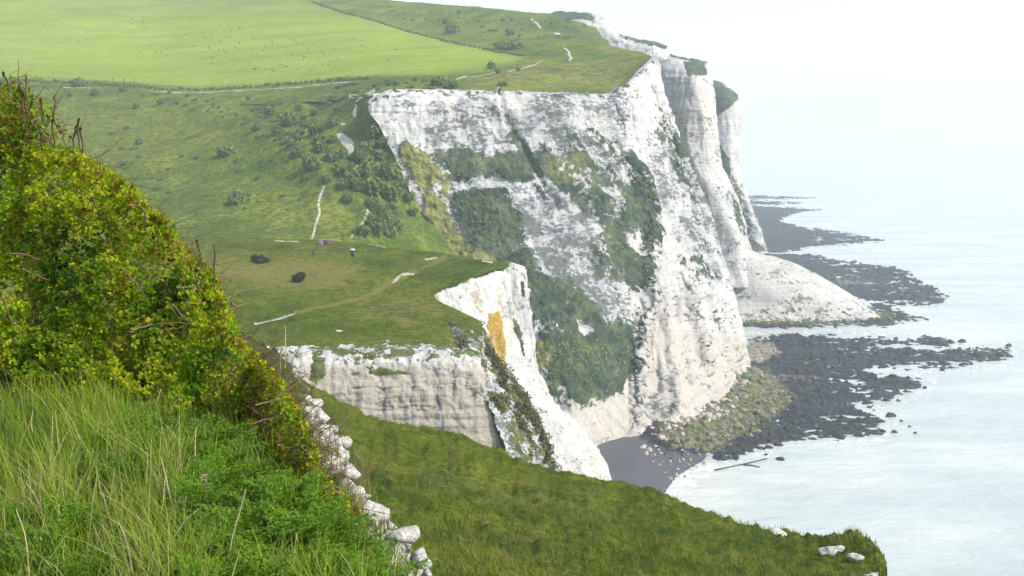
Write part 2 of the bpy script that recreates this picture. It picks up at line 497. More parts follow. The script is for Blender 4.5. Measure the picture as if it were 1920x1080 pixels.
valley = Sheet([
    [(-220, 192, 550), (100, 192, 540), (300, 192, 530), (480, 186, 505), (620, 180, 455), (700, 172, 408)],
    [(-220, 202, 538), (100, 202, 528), (300, 202, 518), (480, 197, 493), (620, 190, 446), (700, 192, 396)],
    [(-220, 270, 470), (100, 275, 455), (300, 280, 440), (470, 265, 425), (610, 250, 405), (722, 240, 389)],
    [(-220, 350, 400), (100, 355, 390), (300, 360, 380), (470, 350, 375), (620, 330, 375), (756, 305, 383)],
    [(-220, 420, 345), (100, 425, 340), (300, 430, 335), (480, 425, 335), (640, 410, 345), (795, 390, 375)],
    [(-220, 485, 310), (100, 490, 305), (300, 495, 300), (500, 495, 300), (680, 490, 320), (870, 500, 358)]], 420, 150)
valley.attrs0 = land_attrs(valley)
vs = sstep(0, 1, valley.attrs0['scrub'])
# the dry spur standing proud of the scrubby gully
spur = np.exp(-(ldist(valley.U, valley.V, [(330, 185), (420, 215), (540, 275), (620, 340), (690, 390), (690, 415)]) / 26.0) ** 2)
valley.P[..., 2] += 3.5 * spur - 2.5 * vs
land_disp(valley, 0.9)
valley.build('valley', M_land, valley.attrs0, label='smooth green valley side with chalk footpaths below the field')

# ------------------------------------------------------------------ the main cliff
def cliff_disp(s, k=1.0, flute=2.6, blocks=1.2, lump=None):
    P, N = s.P, s.N
    f = fbm(P, (0.075 / k, 0.075 / k, 0.014 / k), 4) * flute
    r = (1 - np.abs(fbm(P, (0.17 / k, 0.17 / k, 0.03 / k), 4, 5.0)) * 2) * blocks
    d = f + r + fbm(P, 0.55 / k, 3, 9.0) * 0.22 * k
    step = fbm(P, (0.012 / k, 0.012 / k, 0.42 / k), 4, 3.0) * 1.1 * blocks
    d = d + step
    if lump is not None: d = d + lump * (0.5 + np.abs(fbm(P, 0.3 / k, 3, 2.0)) * 2.4 * k)
    s.P = P + N * d[..., None]
    s.normals()


def taper(s, l=0, r=0, t=0, b=0):
    w = np.ones((s.nv, s.nu)); i = np.arange(s.nu)[None, :]; j = np.arange(s.nv)[:, None]
    if l: w = w * np.clip(i / l, 0, 1)
    if r: w = w * np.clip((s.nu - 1 - i) / r, 0, 1)
    if t: w = w * np.clip(j / t, 0, 1)
    if b: w = w * np.clip((s.nv - 1 - j) / b, 0, 1)
    return w


main = Sheet([
    [(694, 184, 400), (745, 168, 402), (880, 170, 409), (1040, 175, 418), (1158, 177, 426), (1188, 142, 437), (1212, 118, 446), (1228, 104, 455)],
    [(690, 195, 392), (745, 174, 395), (880, 175, 402), (1040, 180, 410), (1158, 183, 418), (1187, 152, 427), (1212, 128, 437), (1230, 112, 447)],
    [(712, 240, 388), (780, 240, 389), (890, 245, 394), (1040, 250, 399), (1166, 250, 411), (1200, 240, 420), (1230, 225, 432), (1254, 200, 445)],
    [(742, 300, 383), (815, 310, 383), (905, 320, 386), (1045, 330, 390), (1172, 320, 403), (1215, 320, 413), (1255, 310, 425), (1285, 290, 438)],
    [(778, 380, 375), (850, 395, 374), (930, 410, 374), (1060, 420, 376), (1205, 420, 388), (1245, 410, 401), (1290, 400, 414), (1328, 400, 425)],
    [(862, 495, 362), (930, 500, 360), (990, 505, 358), (1090, 510, 361), (1218, 510, 374), (1265, 510, 386), (1315, 505, 400), (1360, 510, 415)],
    [(930, 600, 345), (980, 600, 340), (1030, 600, 338), (1110, 605, 343), (1200, 600, 361), (1260, 610, 368), (1325, 600, 388), (1385, 600, 408)],
    [(970, 700, 328), (1020, 700, 320), (1060, 700, 318), (1120, 705, 326), (1186, 700, 343), (1250, 705, 346), (1320, 690, 366), (1402, 665, 402)],
    [(1010, 800, 308), (1050, 790, 305), (1080, 765, 307), (1130, 755, 318), (1188, 755, 330), (1240, 755, 331), (1310, 735, 350), (1408, 700, 399)],
    [(1030, 890, 290), (1065, 860, 297), (1110, 838, 304), (1150, 825, 311), (1195, 810, 318), (1250, 802, 321), (1320, 775, 335), (1414, 716, 392)],
    [(1035, 915, 286), (1065, 880, 293), (1110, 855, 300), (1150, 842, 307), (1196, 826, 314), (1252, 818, 317), (1325, 790, 331), (1420, 730, 388)]], 330, 330)
VEG_M = [[(815, 292), (870, 282), (930, 290), (990, 300), (1000, 330), (960, 345), (890, 340), (845, 345)],
         [(832, 362), (880, 352), (935, 352), (985, 370), (975, 420), (1000, 470), (1050, 520), (1120, 560), (1150, 600), (1185, 620), (1180, 690), (1165, 745), (1110, 755), (1065, 752), (1050, 700), (1020, 660), (990, 600), (975, 520), (920, 490), (880, 450), (850, 410)],
         [(1170, 292), (1195, 305), (1215, 350), (1228, 400), (1222, 450), (1218, 520), (1205, 540), (1175, 545), (1165, 480), (1150, 420), (1160, 370), (1175, 340)],
         (0.68, [(990, 290), (1060, 280), (1160, 290), (1175, 340), (1150, 420), (1165, 480), (1180, 540), (1100, 545), (1060, 450), (1010, 380)]),
         (0.5, [(1045, 240), (1150, 230), (1160, 300), (1000, 300)]), (0.6, [(1120, 560), (1190, 540), (1200, 600), (1180, 700), (1140, 660)]),
         [(1005, 640), (1060, 640), (1060, 745), (1040, 750), (1015, 700)],
         [(1244, 180), (1252, 185), (1262, 225), (1275, 262), (1282, 300), (1270, 300), (1255, 250), (1246, 210)], [(1228, 192), (1236, 195), (1248, 240), (1252, 265), (1243, 260), (1234, 225)],
         (0.75, [(1280, 480), (1300, 478), (1330, 520), (1325, 545), (1295, 520)]), (0.75, [(1325, 560), (1345, 575), (1352, 610), (1338, 605)]),
         (0.55, [(934, 176), (940, 176), (965, 235), (1000, 290), (1040, 370), (1055, 410), (1040, 400), (1000, 325), (965, 260)]),
         (0.6, [(1250, 300), (1290, 300), (1335, 400), (1350, 460), (1330, 450), (1290, 380)])]
OLIVE = [[(760, 270), (800, 290), (850, 345), (835, 400), (885, 470), (960, 500), (970, 560), (1000, 640), (1030, 650), (1040, 700), (990, 700), (960, 600), (870, 500), (800, 430), (790, 360), (745, 300)], (0.5, [(1020, 300), (1090, 290), (1100, 340), (1030, 350)])]
BARE = [(0.9, [(835, 345), (900, 338), (955, 342), (950, 352), (890, 356), (840, 360)]), (0.9, [(945, 345), (990, 350), (1010, 375), (1008, 400), (985, 410), (955, 390)]), (0.85, [(985, 398), (1020, 395), (1045, 440), (1060, 465), (1035, 470), (1000, 455), (985, 430)]),
        (0.85, [(1040, 370), (1065, 368), (1075, 402), (1115, 410), (1125, 460), (1060, 460), (1045, 430)]), (0.8, [(1000, 605), (1040, 600), (1058, 625), (1040, 640), (1005, 632)]), (0.85, [(1085, 600), (1100, 598), (1118, 620), (1095, 632), (1086, 625)]),
        (0.8, [(1105, 525), (1140, 530), (1150, 570), (1178, 600), (1170, 605), (1140, 575), (1115, 550)]), (0.75, [(1125, 590), (1150, 612), (1162, 622), (1145, 628), (1128, 610)]), (0.7, [(975, 455), (1000, 450), (1005, 458), (950, 480), (940, 476)]), (0.7, [(1000, 490), (1035, 500), (1070, 512), (1040, 522), (1005, 508)]),
        (0.9, [(815, 335), (832, 338), (830, 375), (812, 370), (800, 350)]), (0.9, [(1170, 440), (1205, 430), (1200, 480), (1170, 470)])]
U, V = main.U, main.V
bare = pmask(U, V, BARE, 13)
vraw = np.clip(np.maximum(0.95 * pmask(U, V, VEG_M, 26) + 0.12 * pmask(U, V, VEG_M[:3], 16), 0.9 * pmask(U, V, OLIVE, 14)) - 0.75 * bare, 0, 1)
Pr = np.stack([main.P[..., 0] * 0.87 + main.P[..., 2] * 0.5, main.P[..., 1] * 0.3, -main.P[..., 0] * 0.5 + main.P[..., 2] * 0.87], -1)
vn = fbm(Pr, (0.11, 0.05, 0.035), 5, 31.0, 0.65) * 1.7
LIP = [(690, 195), (745, 174), (880, 175), (1040, 180), (1158, 183), (1187, 152), (1212, 128), (1230, 112)]
veg_m = np.clip(0.75 * sstep(9, 1, ldist(U, V, LIP)) * (0.5 + 1.6 * fbm(main.P, 0.3, 3, 51.0)) + vraw * (1 + 0 * vn) + vn * (4 * np.clip(vraw, 0, 1) * (1 - np.clip(vraw, 0, 1)) + 0.22 * vraw), 0, 1)
grey_m = pmask(U, V, [(1.0, [(690, 190), (1160, 178), (1165, 300), (1185, 560), (1185, 690), (1080, 600), (900, 500), (760, 320)]), (0.75, [(1222, 230), (1290, 290), (1345, 420), (1380, 560), (1350, 560), (1290, 480), (1225, 380), (1215, 300)]), (0.5, [(1190, 700), (1260, 690), (1260, 790), (1195, 800)])], 14)
grey_m = grey_m * (1 - 0.75 * pmask(U, V, [[(690, 185), (800, 178), (800, 300), (760, 320), (700, 240)], [(930, 176), (1000, 176), (970, 215), (945, 215)]], 14))
grey_m = np.clip(grey_m * (0.85 + 1.3 * fbm(Pr, (0.16, 0.06, 0.03), 4, 91.0)), 0, 1)
main.attrs0 = {'veg': veg_m, 'grey': grey_m, 'olive': np.clip(pmask(U, V, OLIVE, 10) + 0.35 * np.clip(fbm(main.P, 0.05, 3, 3), 0, 1), 0, 1), 'warm': 0.9 * pmask(U, V, [[(1190, 600), (1400, 640), (1420, 740), (1250, 810), (1060, 860), (1060, 745), (1185, 740)], (0.6, [(960, 660), (1060, 690), (1060, 790), (1000, 760)]), (0.45, [(1180, 520), (1300, 560), (1390, 640), (1190, 640)])], 20)}
main.taper0 = taper(main, 0, 0, 8, 0)
P0 = main.P.copy(); cliff_disp(main, 1.0, 3.0, 1.0, veg_m * 0.9)
# gullies and buttress ribs that the big face shows
gul = np.exp(-(ldist(U, V, [(934, 170), (962, 240), (1000, 310), (1045, 395)]) / 6.0) ** 2) * 1.6
rib = np.exp(-(ldist(U, V, [(1160, 178), (1165, 250), (1172, 300), (1205, 360), (1222, 450), (1208, 560), (1188, 700), (1194, 805)]) / 14.0) ** 2) * 2.6
for w_, a_, l_ in ((7, 3.2, [(1212, 540), (1203, 600), (1196, 700), (1200, 760)]), (7, 3.4, [(1232, 540), (1250, 620), (1262, 700), (1262, 780)]), (8, 3.2, [(1282, 540), (1305, 620), (1325, 700)]), (6, 2.4, [(1350, 560), (1368, 620), (1385, 670)]), (5, -2.2, [(1222, 560), (1232, 640), (1235, 730)]), (5, -2.4, [(1265, 560), (1285, 640), (1295, 720)]), (6, -2.4, [(1325, 560), (1350, 640), (1362, 680)]), (5, 2.5, [(1180, 200), (1195, 320), (1238, 440)]), (6, 2.8, [(1225, 160), (1262, 290), (1310, 430), (1340, 520)]), (5, -2.5, [(1240, 180), (1275, 300), (1325, 430)])):
    rib = rib + 0.6 * a_ * np.exp(-(ldist(U, V, l_) / w_) ** 2)
rib = rib + np.exp(-(ldist(U, V, [(1215, 560), (1225, 620), (1240, 700)]) / 10.0) ** 2) * 2.0 + np.exp(-(ldist(U, V, [(1270, 520), (1300, 600), (1320, 690)]) / 10.0) ** 2) * 2.2
main.P = P0 + (main.P - P0) * (0.25 + 0.75 * main.taper0[..., None]) + main.N * (rib - gul)[..., None]
main.normals()
main.build('cliff', M_cliff, main.attrs0, label='tall white chalk cliff face with hanging patches of dark scrub')

# ------------------------------------------------------------------ the cliffs beyond it
b2 = Sheet([
    [(1222, 84, 640), (1256, 101, 650), (1290, 113, 668), (1326, 120, 680), (1329, 150, 640), (1320, 150, 700)],
    [(1225, 90, 600), (1250, 106, 592), (1286, 117, 585), (1312, 128, 585), (1334, 152, 590), (1325, 152, 650)],
    [(1225, 97, 590), (1251, 112, 580), (1283, 123, 570), (1305, 144, 562), (1337, 163, 575), (1325, 165, 640)],
    [(1225, 170, 575), (1255, 180, 565), (1285, 190, 556), (1315, 200, 552), (1341, 215, 570), (1330, 215, 630)],
    [(1240, 290, 560), (1280, 290, 550), (1300, 290, 545), (1325, 290, 545), (1347, 290, 563), (1340, 290, 620)],
    [(1290, 380, 545), (1320, 380, 538), (1345, 380, 535), (1365, 380, 540), (1384, 385, 556), (1375, 385, 610)],
    [(1330, 475, 530), (1360, 470, 525), (1380, 466, 523), (1395, 466, 528), (1408, 468, 545), (1400, 465, 600)],
    [(1345, 540, 520), (1370, 540, 515), (1390, 540, 515), (1410, 540, 520), (1430, 540, 540), (1425, 540, 600)]], 120, 200)
U, V = b2.U, b2.V
b2.attrs0 = {'veg': pmask(U, V, [[(1281, 119), (1316, 118), (1324, 141), (1290, 143)], [(1255, 95), (1325, 112), (1325, 123), (1256, 108)], (0.7, [(1365, 360), (1385, 390), (1398, 440), (1390, 445), (1372, 400)])], 3), 'warm': 0.55 * pmask(U, V, [[(1280, 150), (1330, 150), (1330, 250), (1300, 260)]], 16), 'grey': 0.2 + 0 * U}
cliff_disp(b2, 1.4, 2.2, 0.8); b2.build('cliff', M_far, b2.attrs0, label='bright white chalk buttress behind the main cliff')
SHEETS['cliff_two'] = SHEETS['cliff']; SHEETS['cliff'] = main

talus = Sheet([
    [(1325, 462, 540), (1368, 455, 533), (1395, 456, 534), (1407, 459, 545), (1400, 462, 600)],
    [(1328, 470, 532), (1370, 465, 527), (1395, 465, 529), (1410, 468, 543), (1410, 472, 600)],
    [(1340, 510, 525), (1400, 500, 521), (1450, 490, 530), (1474, 489, 545), (1470, 490, 600)],
    [(1350, 550, 518), (1430, 545, 515), (1510, 525, 526), (1550, 525, 540), (1550, 525, 600)],
    [(1365, 582, 512), (1460, 577, 514), (1560, 562, 520), (1606, 560, 535), (1606, 560, 590)],
    [(1370, 596, 508), (1480, 590, 512), (1590, 583, 517), (1636, 582, 530), (1640, 580, 580)],
    [(1370, 640, 490), (1500, 640, 490), (1640, 630, 492), (1690, 610, 515), (1690, 600, 570)]], 170, 110)
talus.attrs0 = {'warm': 0.3 + 0 * talus.U, 'grey': 0.22 + 0 * talus.U, 'veg': 0.3 * pmask(talus.U, talus.V, [[(1365, 580), (1640, 572), (1700, 640), (1370, 650)]], 5)}
talus.P[..., 2] += fbm(talus.P, 0.08, 4) * 1.3 + fbm(talus.P, 0.5, 3) * 0.3; talus.normals()
talus.build('talus_slope', M_far, talus.attrs0, label='smooth cone of fallen chalk running out to the sea')

b3 = Sheet([
    [(1290, 140, 900), (1336, 150, 900), (1364, 158, 890), (1380, 170, 880), (1372, 172, 960)],
    [(1300, 152, 850), (1338, 163, 840), (1365, 169, 835), (1385, 183, 845), (1378, 184, 950)],
    [(1300, 230, 840), (1340, 225, 830), (1368, 220, 825), (1388, 225, 840), (1380, 225, 930)],
    [(1310, 300, 830), (1345, 295, 822), (1368, 290, 818), (1386, 295, 832), (1380, 295, 920)],
    [(1350, 380, 818), (1375, 380, 812), (1393, 380, 810), (1407, 385, 822), (1400, 385, 900)],
    [(1380, 440, 812), (1405, 440, 806), (1420, 440, 804), (1429, 443, 812), (1424, 443, 880)],
    [(1390, 482, 798), (1412, 480, 795), (1428, 476, 795), (1439, 474, 804), (1436, 474, 870)]], 80, 170)
U, V = b3.U, b3.V
b3.attrs0 = {'veg': pmask(U, V, [[(1330, 140), (1366, 166), (1381, 178), (1382, 187), (1366, 203), (1343, 220), (1330, 225)], [(1340, 250), (1352, 272), (1368, 300), (1372, 330), (1360, 328), (1345, 300)], (0.55, [(1345, 300), (1375, 330), (1400, 380), (1415, 450), (1400, 460), (1385, 400)]), [(1402, 445), (1420, 455), (1436, 470), (1410, 475)]], 3), 'grey': 0.45 * pmask(U, V, [[(1380, 340), (1440, 340), (1440, 480), (1390, 480)]], 10)}
cliff_disp(b3, 1.6, 2.0, 0.8); b3.build('cliff', M_far, b3.attrs0, label='pale chalk headland with a dark green cap, farthest along the coast')
SHEETS['cliff_three'] = SHEETS['cliff']; SHEETS['cliff'] = main

up = Sheet([
    [(1020, 30, 800), (1060, 22, 800), (1092, 24, 790), (1130, 34, 780), (1162, 66, 760), (1205, 76, 760), (1246, 88, 750), (1240, 90, 800)],
    [(1018, 44, 700), (1050, 41, 695), (1088, 35, 690), (1130, 44, 680), (1160, 71, 670), (1205, 80, 662), (1249, 92, 656), (1245, 92, 740)],
    [(1030, 52, 690), (1062, 55, 686), (1090, 58, 680), (1130, 68, 670), (1165, 88, 660), (1205, 100, 652), (1249, 115, 648), (1245, 115, 720)],
    [(1040, 64, 680), (1080, 78, 672), (1110, 90, 665), (1150, 120, 655), (1180, 150, 648), (1215, 180, 642), (1250, 200, 640), (1245, 200, 700)]], 150, 70)
U, V = up.U, up.V
up.attrs0 = {'veg': pmask(U, V, [[(990, 20), (1100, 20), (1120, 40), (1075, 40), (1062, 50), (1035, 48), (1020, 60)], (0.8, [(1160, 66), (1250, 84), (1250, 95), (1200, 82), (1160, 74)])], 4), 'grey': 0.15 + 0 * U}
cliff_disp(up, 1.2, 2.4, 0.8); up.build('cliff', M_far, up.attrs0, label='thin white chalk cliff on the skyline above the green plateau')
SHEETS['cliff_up'] = SHEETS['cliff']; SHEETS['cliff'] = main

# ------------------------------------------------------------------ near headland
HP = [(5, [(478, 609), (505, 603), (530, 598), (552, 590)]), (6, [(738, 527), (748, 520)]), (5, [(752, 517), (764, 514), (775, 514)]), (5, [(798, 486), (818, 483)]), (3, [(686, 456), (704, 459), (722, 462)]), (1.6, [(516, 451), (560, 453)]), (3, [(630, 620), (642, 620)]), (3, [(722, 637), (728, 639)]), (2.5, [(752, 645), (762, 645)]), (2.5, [(638, 645), (646, 645)]), (4, [(905, 490), (925, 493)])]
PR = [
    [(150, 470, 290), (340, 468, 290), (520, 468, 290), (660, 472, 285), (760, 482, 275), (840, 492, 262), (905, 500, 250), (960, 505, 238), (989, 512, 230)],
    [(150, 450, 258), (340, 446, 262), (520, 450, 263), (660, 455, 258), (760, 467, 248), (840, 476, 239), (905, 487, 228), (957, 496, 219), (986, 508, 214)],
    [(150, 470, 246), (340, 470, 246), (520, 470, 246), (650, 473, 243), (740, 480, 239), (810, 488, 231), (870, 496, 222), (915, 500, 215), (942, 505, 212)],
    [(150, 500, 226), (340, 500, 226), (500, 500, 226), (620, 502, 224), (710, 505, 222), (770, 508, 219), (820, 512, 214), (855, 518, 209), (882, 524, 205)],
    [(150, 550, 200), (340, 550, 200), (460, 550, 200), (560, 550, 200), (650, 550, 199), (710, 550, 199), (755, 551, 198), (790, 553, 197), (815, 555, 196)],
    [(150, 590, 181), (340, 590, 181), (470, 588, 181), (580, 588, 181), (670, 588, 181), (740, 588, 181), (800, 588, 182), (840, 589, 184), (872, 588, 186)],
    [(150, 620, 167), (340, 620, 167), (480, 615, 170), (590, 613, 171), (680, 611, 172), (760, 610, 173), (820, 608, 175), (865, 607, 177), (902, 607, 179)],
    [(150, 650, 155), (340, 650, 155), (480, 648, 157), (600, 646, 158), (690, 644, 159), (770, 642, 160), (830, 640, 163), (870, 640, 166), (905, 645, 170)],
    [(150, 680, 146), (340, 678, 146), (480, 674, 148), (590, 672, 149), (690, 667, 150), (770, 664, 151), (830, 665, 152), (870, 668, 153), (898, 676, 156)],
    [(150, 720, 143), (340, 718, 143), (480, 714, 145), (590, 712, 146), (690, 700, 147), (770, 700, 148), (830, 700, 149), (870, 705, 150), (900, 715, 153)]]
PR = [[(-220, r_[0][1] + 2, r_[0][2])] + r_ for r_ in PR]
plat = Sheet(PR, 480, 200)
U, V = plat.U, plat.V
plat.attrs0 = {'path': 0.78 * lmask(U, V, HP), 'dry': np.maximum(pmask(U, V, [(0.85, [(340, 480), (560, 475), (660, 480), (700, 515), (640, 545), (560, 548), (420, 548)]), (0.62, [(660, 540), (830, 545), (860, 600), (760, 620), (650, 600)]), (0.6, [(820, 600), (890, 610), (890, 660), (830, 660)])], 42), 0.9 * lmask(U, V, [(10, [(552, 590), (640, 566), (700, 548), (735, 528), (780, 508), (835, 482)])])),
                'scrub': pmask(U, V, [(0.55, [(620, 655), (900, 655), (900, 690), (620, 690)]), (0.5, [(700, 480), (900, 490), (950, 500), (930, 510), (820, 520), (720, 500)]), (0.35, [(480, 620), (840, 620), (840, 660), (480, 660)]), (0.6, [(850, 610), (905, 605), (905, 680), (870, 670)])], 12)}
w0 = taper(plat, 0, 6, 0, 3)
plat.P[..., 2] += (fbm(plat.P, 1 / 25, 3) * 0.9 + fbm(plat.P, 1 / 5, 4) * 0.35 + fbm(plat.P, 1 / 1.7, 3) * 0.16) * (0.3 + 0.7 * w0)
plat.normals(); plat.build('headland', M_plat, plat.attrs0, label='grassy near headland with worn chalk paths and rough grass')

FR = [
    [(430, 655, 153), (530, 655, 155), (600, 655, 156), (700, 652, 157), (800, 652, 157), (868, 660, 158), (893, 668, 158), (898, 668, 159)],
    [(430, 662, 147), (530, 673, 148), (600, 671, 149), (700, 667, 150), (800, 664, 151), (868, 672, 151.5), (890, 680, 152), (897, 676, 154)],
    [(430, 700, 143), (535, 700, 145.5), (605, 700, 146.5), (700, 698, 147.5), (800, 697, 148.5), (868, 700, 149), (898, 705, 149.5), (906, 705, 153)],
    [(430, 740, 141), (540, 740, 144), (610, 740, 145), (700, 740, 146), (800, 740, 147), (868, 745, 147.5), (908, 748, 148), (918, 745, 152)],
    [(430, 800, 139), (550, 800, 143), (620, 800, 144), (700, 800, 145), (800, 800, 146), (870, 805, 146), (928, 810, 147), (938, 805, 151)],
    [(430, 960, 135), (560, 960, 140), (620, 960, 141), (700, 960, 142), (800, 960, 143), (880, 960, 143), (960, 960, 144), (975, 950, 149)]]
front = Sheet([[(-240, r_[0][1], r_[0][2])] + r_ for r_ in FR], 400, 170)
U, V = front.U, front.V
nz = fbm(front.P, 0.35, 4)
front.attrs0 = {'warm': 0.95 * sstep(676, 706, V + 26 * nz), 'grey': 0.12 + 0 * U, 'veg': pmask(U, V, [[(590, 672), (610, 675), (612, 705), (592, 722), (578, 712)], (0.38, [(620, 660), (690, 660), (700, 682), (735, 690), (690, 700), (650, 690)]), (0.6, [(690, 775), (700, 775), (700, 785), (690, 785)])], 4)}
front.attrs0['veg'] = np.maximum(front.attrs0['veg'], np.clip(sstep(690, 664, V) * (0.55 + 1.9 * fbm(front.P, (0.35, 0.35, 0.5), 4, 15.0)), 0, 1)); front.attrs0['olive'] = 0.45 + 0 * U
P0 = front.P.copy(); N0 = front.N.copy()
hgt = sstep(715, 690, V)
front.P = P0 + N0 * ((fbm(P0, (0.5, 0.5, 0.12), 4) * 0.6 + (1 - 2 * np.abs(fbm(P0, (0.6, 0.6, 0.45), 4, 8))) * (0.3 + 0.25 * hgt) + fbm(P0, (0.05, 0.05, 0.8), 3, 4) * 0.5))[..., None]
cr = sum(np.exp(-(ldist(U, V, l) / 2.2) ** 2) for l in ([(768, 700), (775, 722), (769, 750), (773, 790), (765, 830)], [(812, 690), (822, 715), (819, 745), (829, 780), (826, 840)], [(712, 706), (722, 740), (718, 775)], [(846, 690), (852, 712), (849, 738)], [(648, 706), (653, 740)])) + 0.8 * sum(np.exp(-(ldist(U, V, l) / 1.8) ** 2) for l in ([(660, 729), (705, 726), (722, 731), (768, 721)], [(800, 723), (850, 720)], [(700, 768), (735, 770), (770, 761), (815, 764)], [(850, 768), (905, 764)]))
front.P -= N0 * (cr * 0.22)[..., None]; front.normals()
front.attrs0['grey'] = front.attrs0['grey'] + 0.7 * np.clip(cr, 0, 1)
front.build('headland_cliff', M_near, front.attrs0, label='low blocky chalk face in shade below the near grassy headland')

spurr = Sheet([
    [(838, 606, 178), (862, 602, 181), (885, 600, 182), (898, 606, 184), (902, 610, 196)],
    [(842, 615, 174), (866, 612, 176), (888, 612, 178), (901, 622, 178), (907, 626, 190)],
    [(858, 645, 162), (880, 640, 166), (898, 640, 171), (910, 650, 172), (917, 654, 186)],
    [(885, 690, 152), (902, 690, 156), (918, 690, 163), (936, 690, 168), (944, 692, 182)],
    [(905, 735, 148), (926, 740, 152), (948, 745, 159), (972, 740, 165), (982, 742, 180)],
    [(932, 800, 146), (956, 800, 150), (982, 800, 157), (1008, 795, 163), (1018, 797, 178)],
    [(960, 865, 144), (985, 865, 147), (1010, 865, 154), (1036, 862, 160), (1046, 864, 176)],
    [(985, 940, 142), (1010, 940, 145), (1035, 940, 151), (1058, 940, 157), (1068, 940, 172)]], 120, 190)
U, V = spurr.U, spurr.V
vr = pmask(U, V, [[(895, 600), (920, 600), (1000, 760), (1060, 940), (1035, 940), (1020, 860), (985, 800), (950, 740), (915, 690)], [(918, 738), (940, 742), (956, 768), (945, 775), (922, 758)], (0.75, [(955, 770), (1000, 790), (1020, 850), (980, 870), (955, 820)]), (0.65, [(840, 605), (880, 610), (915, 680), (905, 730), (890, 690), (860, 650)]), [(935, 810), (955, 860), (985, 900), (960, 900), (930, 850)]], 5)
vr = np.clip(0.8 * vr + fbm(spurr.P, 0.45, 4) * 1.3 * vr, 0, 1)
spurr.attrs0 = {'veg': vr, 'grey': 0.7 + 0 * U, 'olive': 0.45 + 0.5 * fbm(spurr.P, 0.3, 3)}
spurr.P = spurr.P + spurr.N * (fbm(spurr.P, 0.5, 4) * 1.0 - 0.9 + (1 - 2 * np.abs(fbm(spurr.P, (0.5, 0.5, 0.2), 3, 7))) * 0.9 + vr * 0.5)[..., None]; spurr.normals()
spurr.build('headland_spur', M_near, spurr.attrs0, label='crumbling rubble spur with brown scrub beside the shaded chalk face')

nose = Sheet([
    [(806, 548, 206), (850, 534, 211), (882, 519, 214), (918, 508, 218), (945, 500, 221), (965, 494, 222), (984, 502, 225), (980, 505, 250)],
    [(812, 554, 196.5), (850, 540, 201), (882, 525, 204.5), (918, 514, 208.5), (944, 505, 211.5), (966, 499, 213), (986, 510, 213.5), (984, 512, 245)],
    [(835, 590, 193), (868, 580, 197), (893, 570, 201), (922, 560, 205), (946, 556, 208.5), (966, 556, 211), (987, 562, 213), (988, 560, 245)],
    [(862, 640, 191), (890, 630, 195), (912, 622, 199), (935, 615, 203), (956, 612, 207), (974, 612, 210), (993, 620, 213.5), (998, 618, 245)],
    [(895, 710, 189), (918, 700, 193), (938, 695, 197), (958, 690, 201), (974, 688, 205), (988, 688, 209), (1001, 700, 213), (1010, 698, 245)],
    [(940, 780, 188), (962, 770, 191), (982, 765, 195), (1000, 760, 199), (1014, 757, 203), (1024, 757, 207), (1034, 762, 212), (1044, 760, 245)],
    [(985, 840, 187), (1005, 830, 190), (1026, 822, 194), (1045, 815, 198), (1060, 810, 202), (1073, 806, 206), (1086, 812, 211), (1096, 812, 245)],
    [(1015, 905, 186), (1038, 895, 189), (1060, 885, 192), (1080, 875, 196), (1097, 866, 200), (1110, 862, 205), (1122, 868, 210), (1134, 868, 245)],
    [(1030, 990, 185), (1055, 980, 188), (1080, 965, 191), (1100, 950, 195), (1117, 936, 199), (1131, 925, 203), (1142, 925, 208), (1155, 925, 245)],
    [(1040, 1100, 184), (1070, 1090, 187), (1095, 1070, 190), (1118, 1050, 194), (1135, 1030, 198), (1150, 1020, 202), (1162, 1020, 206), (1175, 1020, 245)]], 190, 330)
U, V = nose.U, nose.V
och = np.maximum(pmask(U, V, [[(916, 588), (937, 583), (945, 615), (953, 660), (953, 700), (936, 690), (914, 655), (911, 615)]], 7) * (0.78 + 0.9 * fbm(nose.P, (0.5, 0.5, 0.12), 4, 19.0)), 0.42 * pmask(U, V, [[(928, 528), (950, 528), (950, 590), (955, 660), (945, 660), (940, 600)], [(880, 545), (905, 540), (915, 600), (890, 580)], [(960, 560), (970, 560), (965, 640), (950, 640)]], 7))
nose.attrs0 = {'ochre': och, 'veg': pmask(U, V, [[(963, 596), (972, 600), (985, 640), (988, 668), (978, 660), (966, 625)], (0.85, [(974, 525), (984, 528), (986, 560), (978, 555)])], 3), 'warm': 0.25 * sstep(800, 900, V), 'grey': 0.25 * pmask(U, V, [[(950, 500), (990, 500), (1010, 700), (975, 690)]], 8)}
P0 = nose.P.copy()
nose.P = P0 + nose.N * ((fbm(P0, (0.3, 0.3, 0.035), 4) * 1.5 + fbm(P0, (0.5, 0.5, 0.25), 4, 5) * 0.8 + fbm(P0, 1.2, 3) * 0.25) * (0.3 + 0.7 * taper(nose, 0, 0, 10, 0)))[..., None]; nose.normals()
nose.build('headland_cliff', M_near, nose.attrs0, label='bright white chalk nose with a tall ochre stain, falling to the dark beach')
SHEETS['nose'] = nose

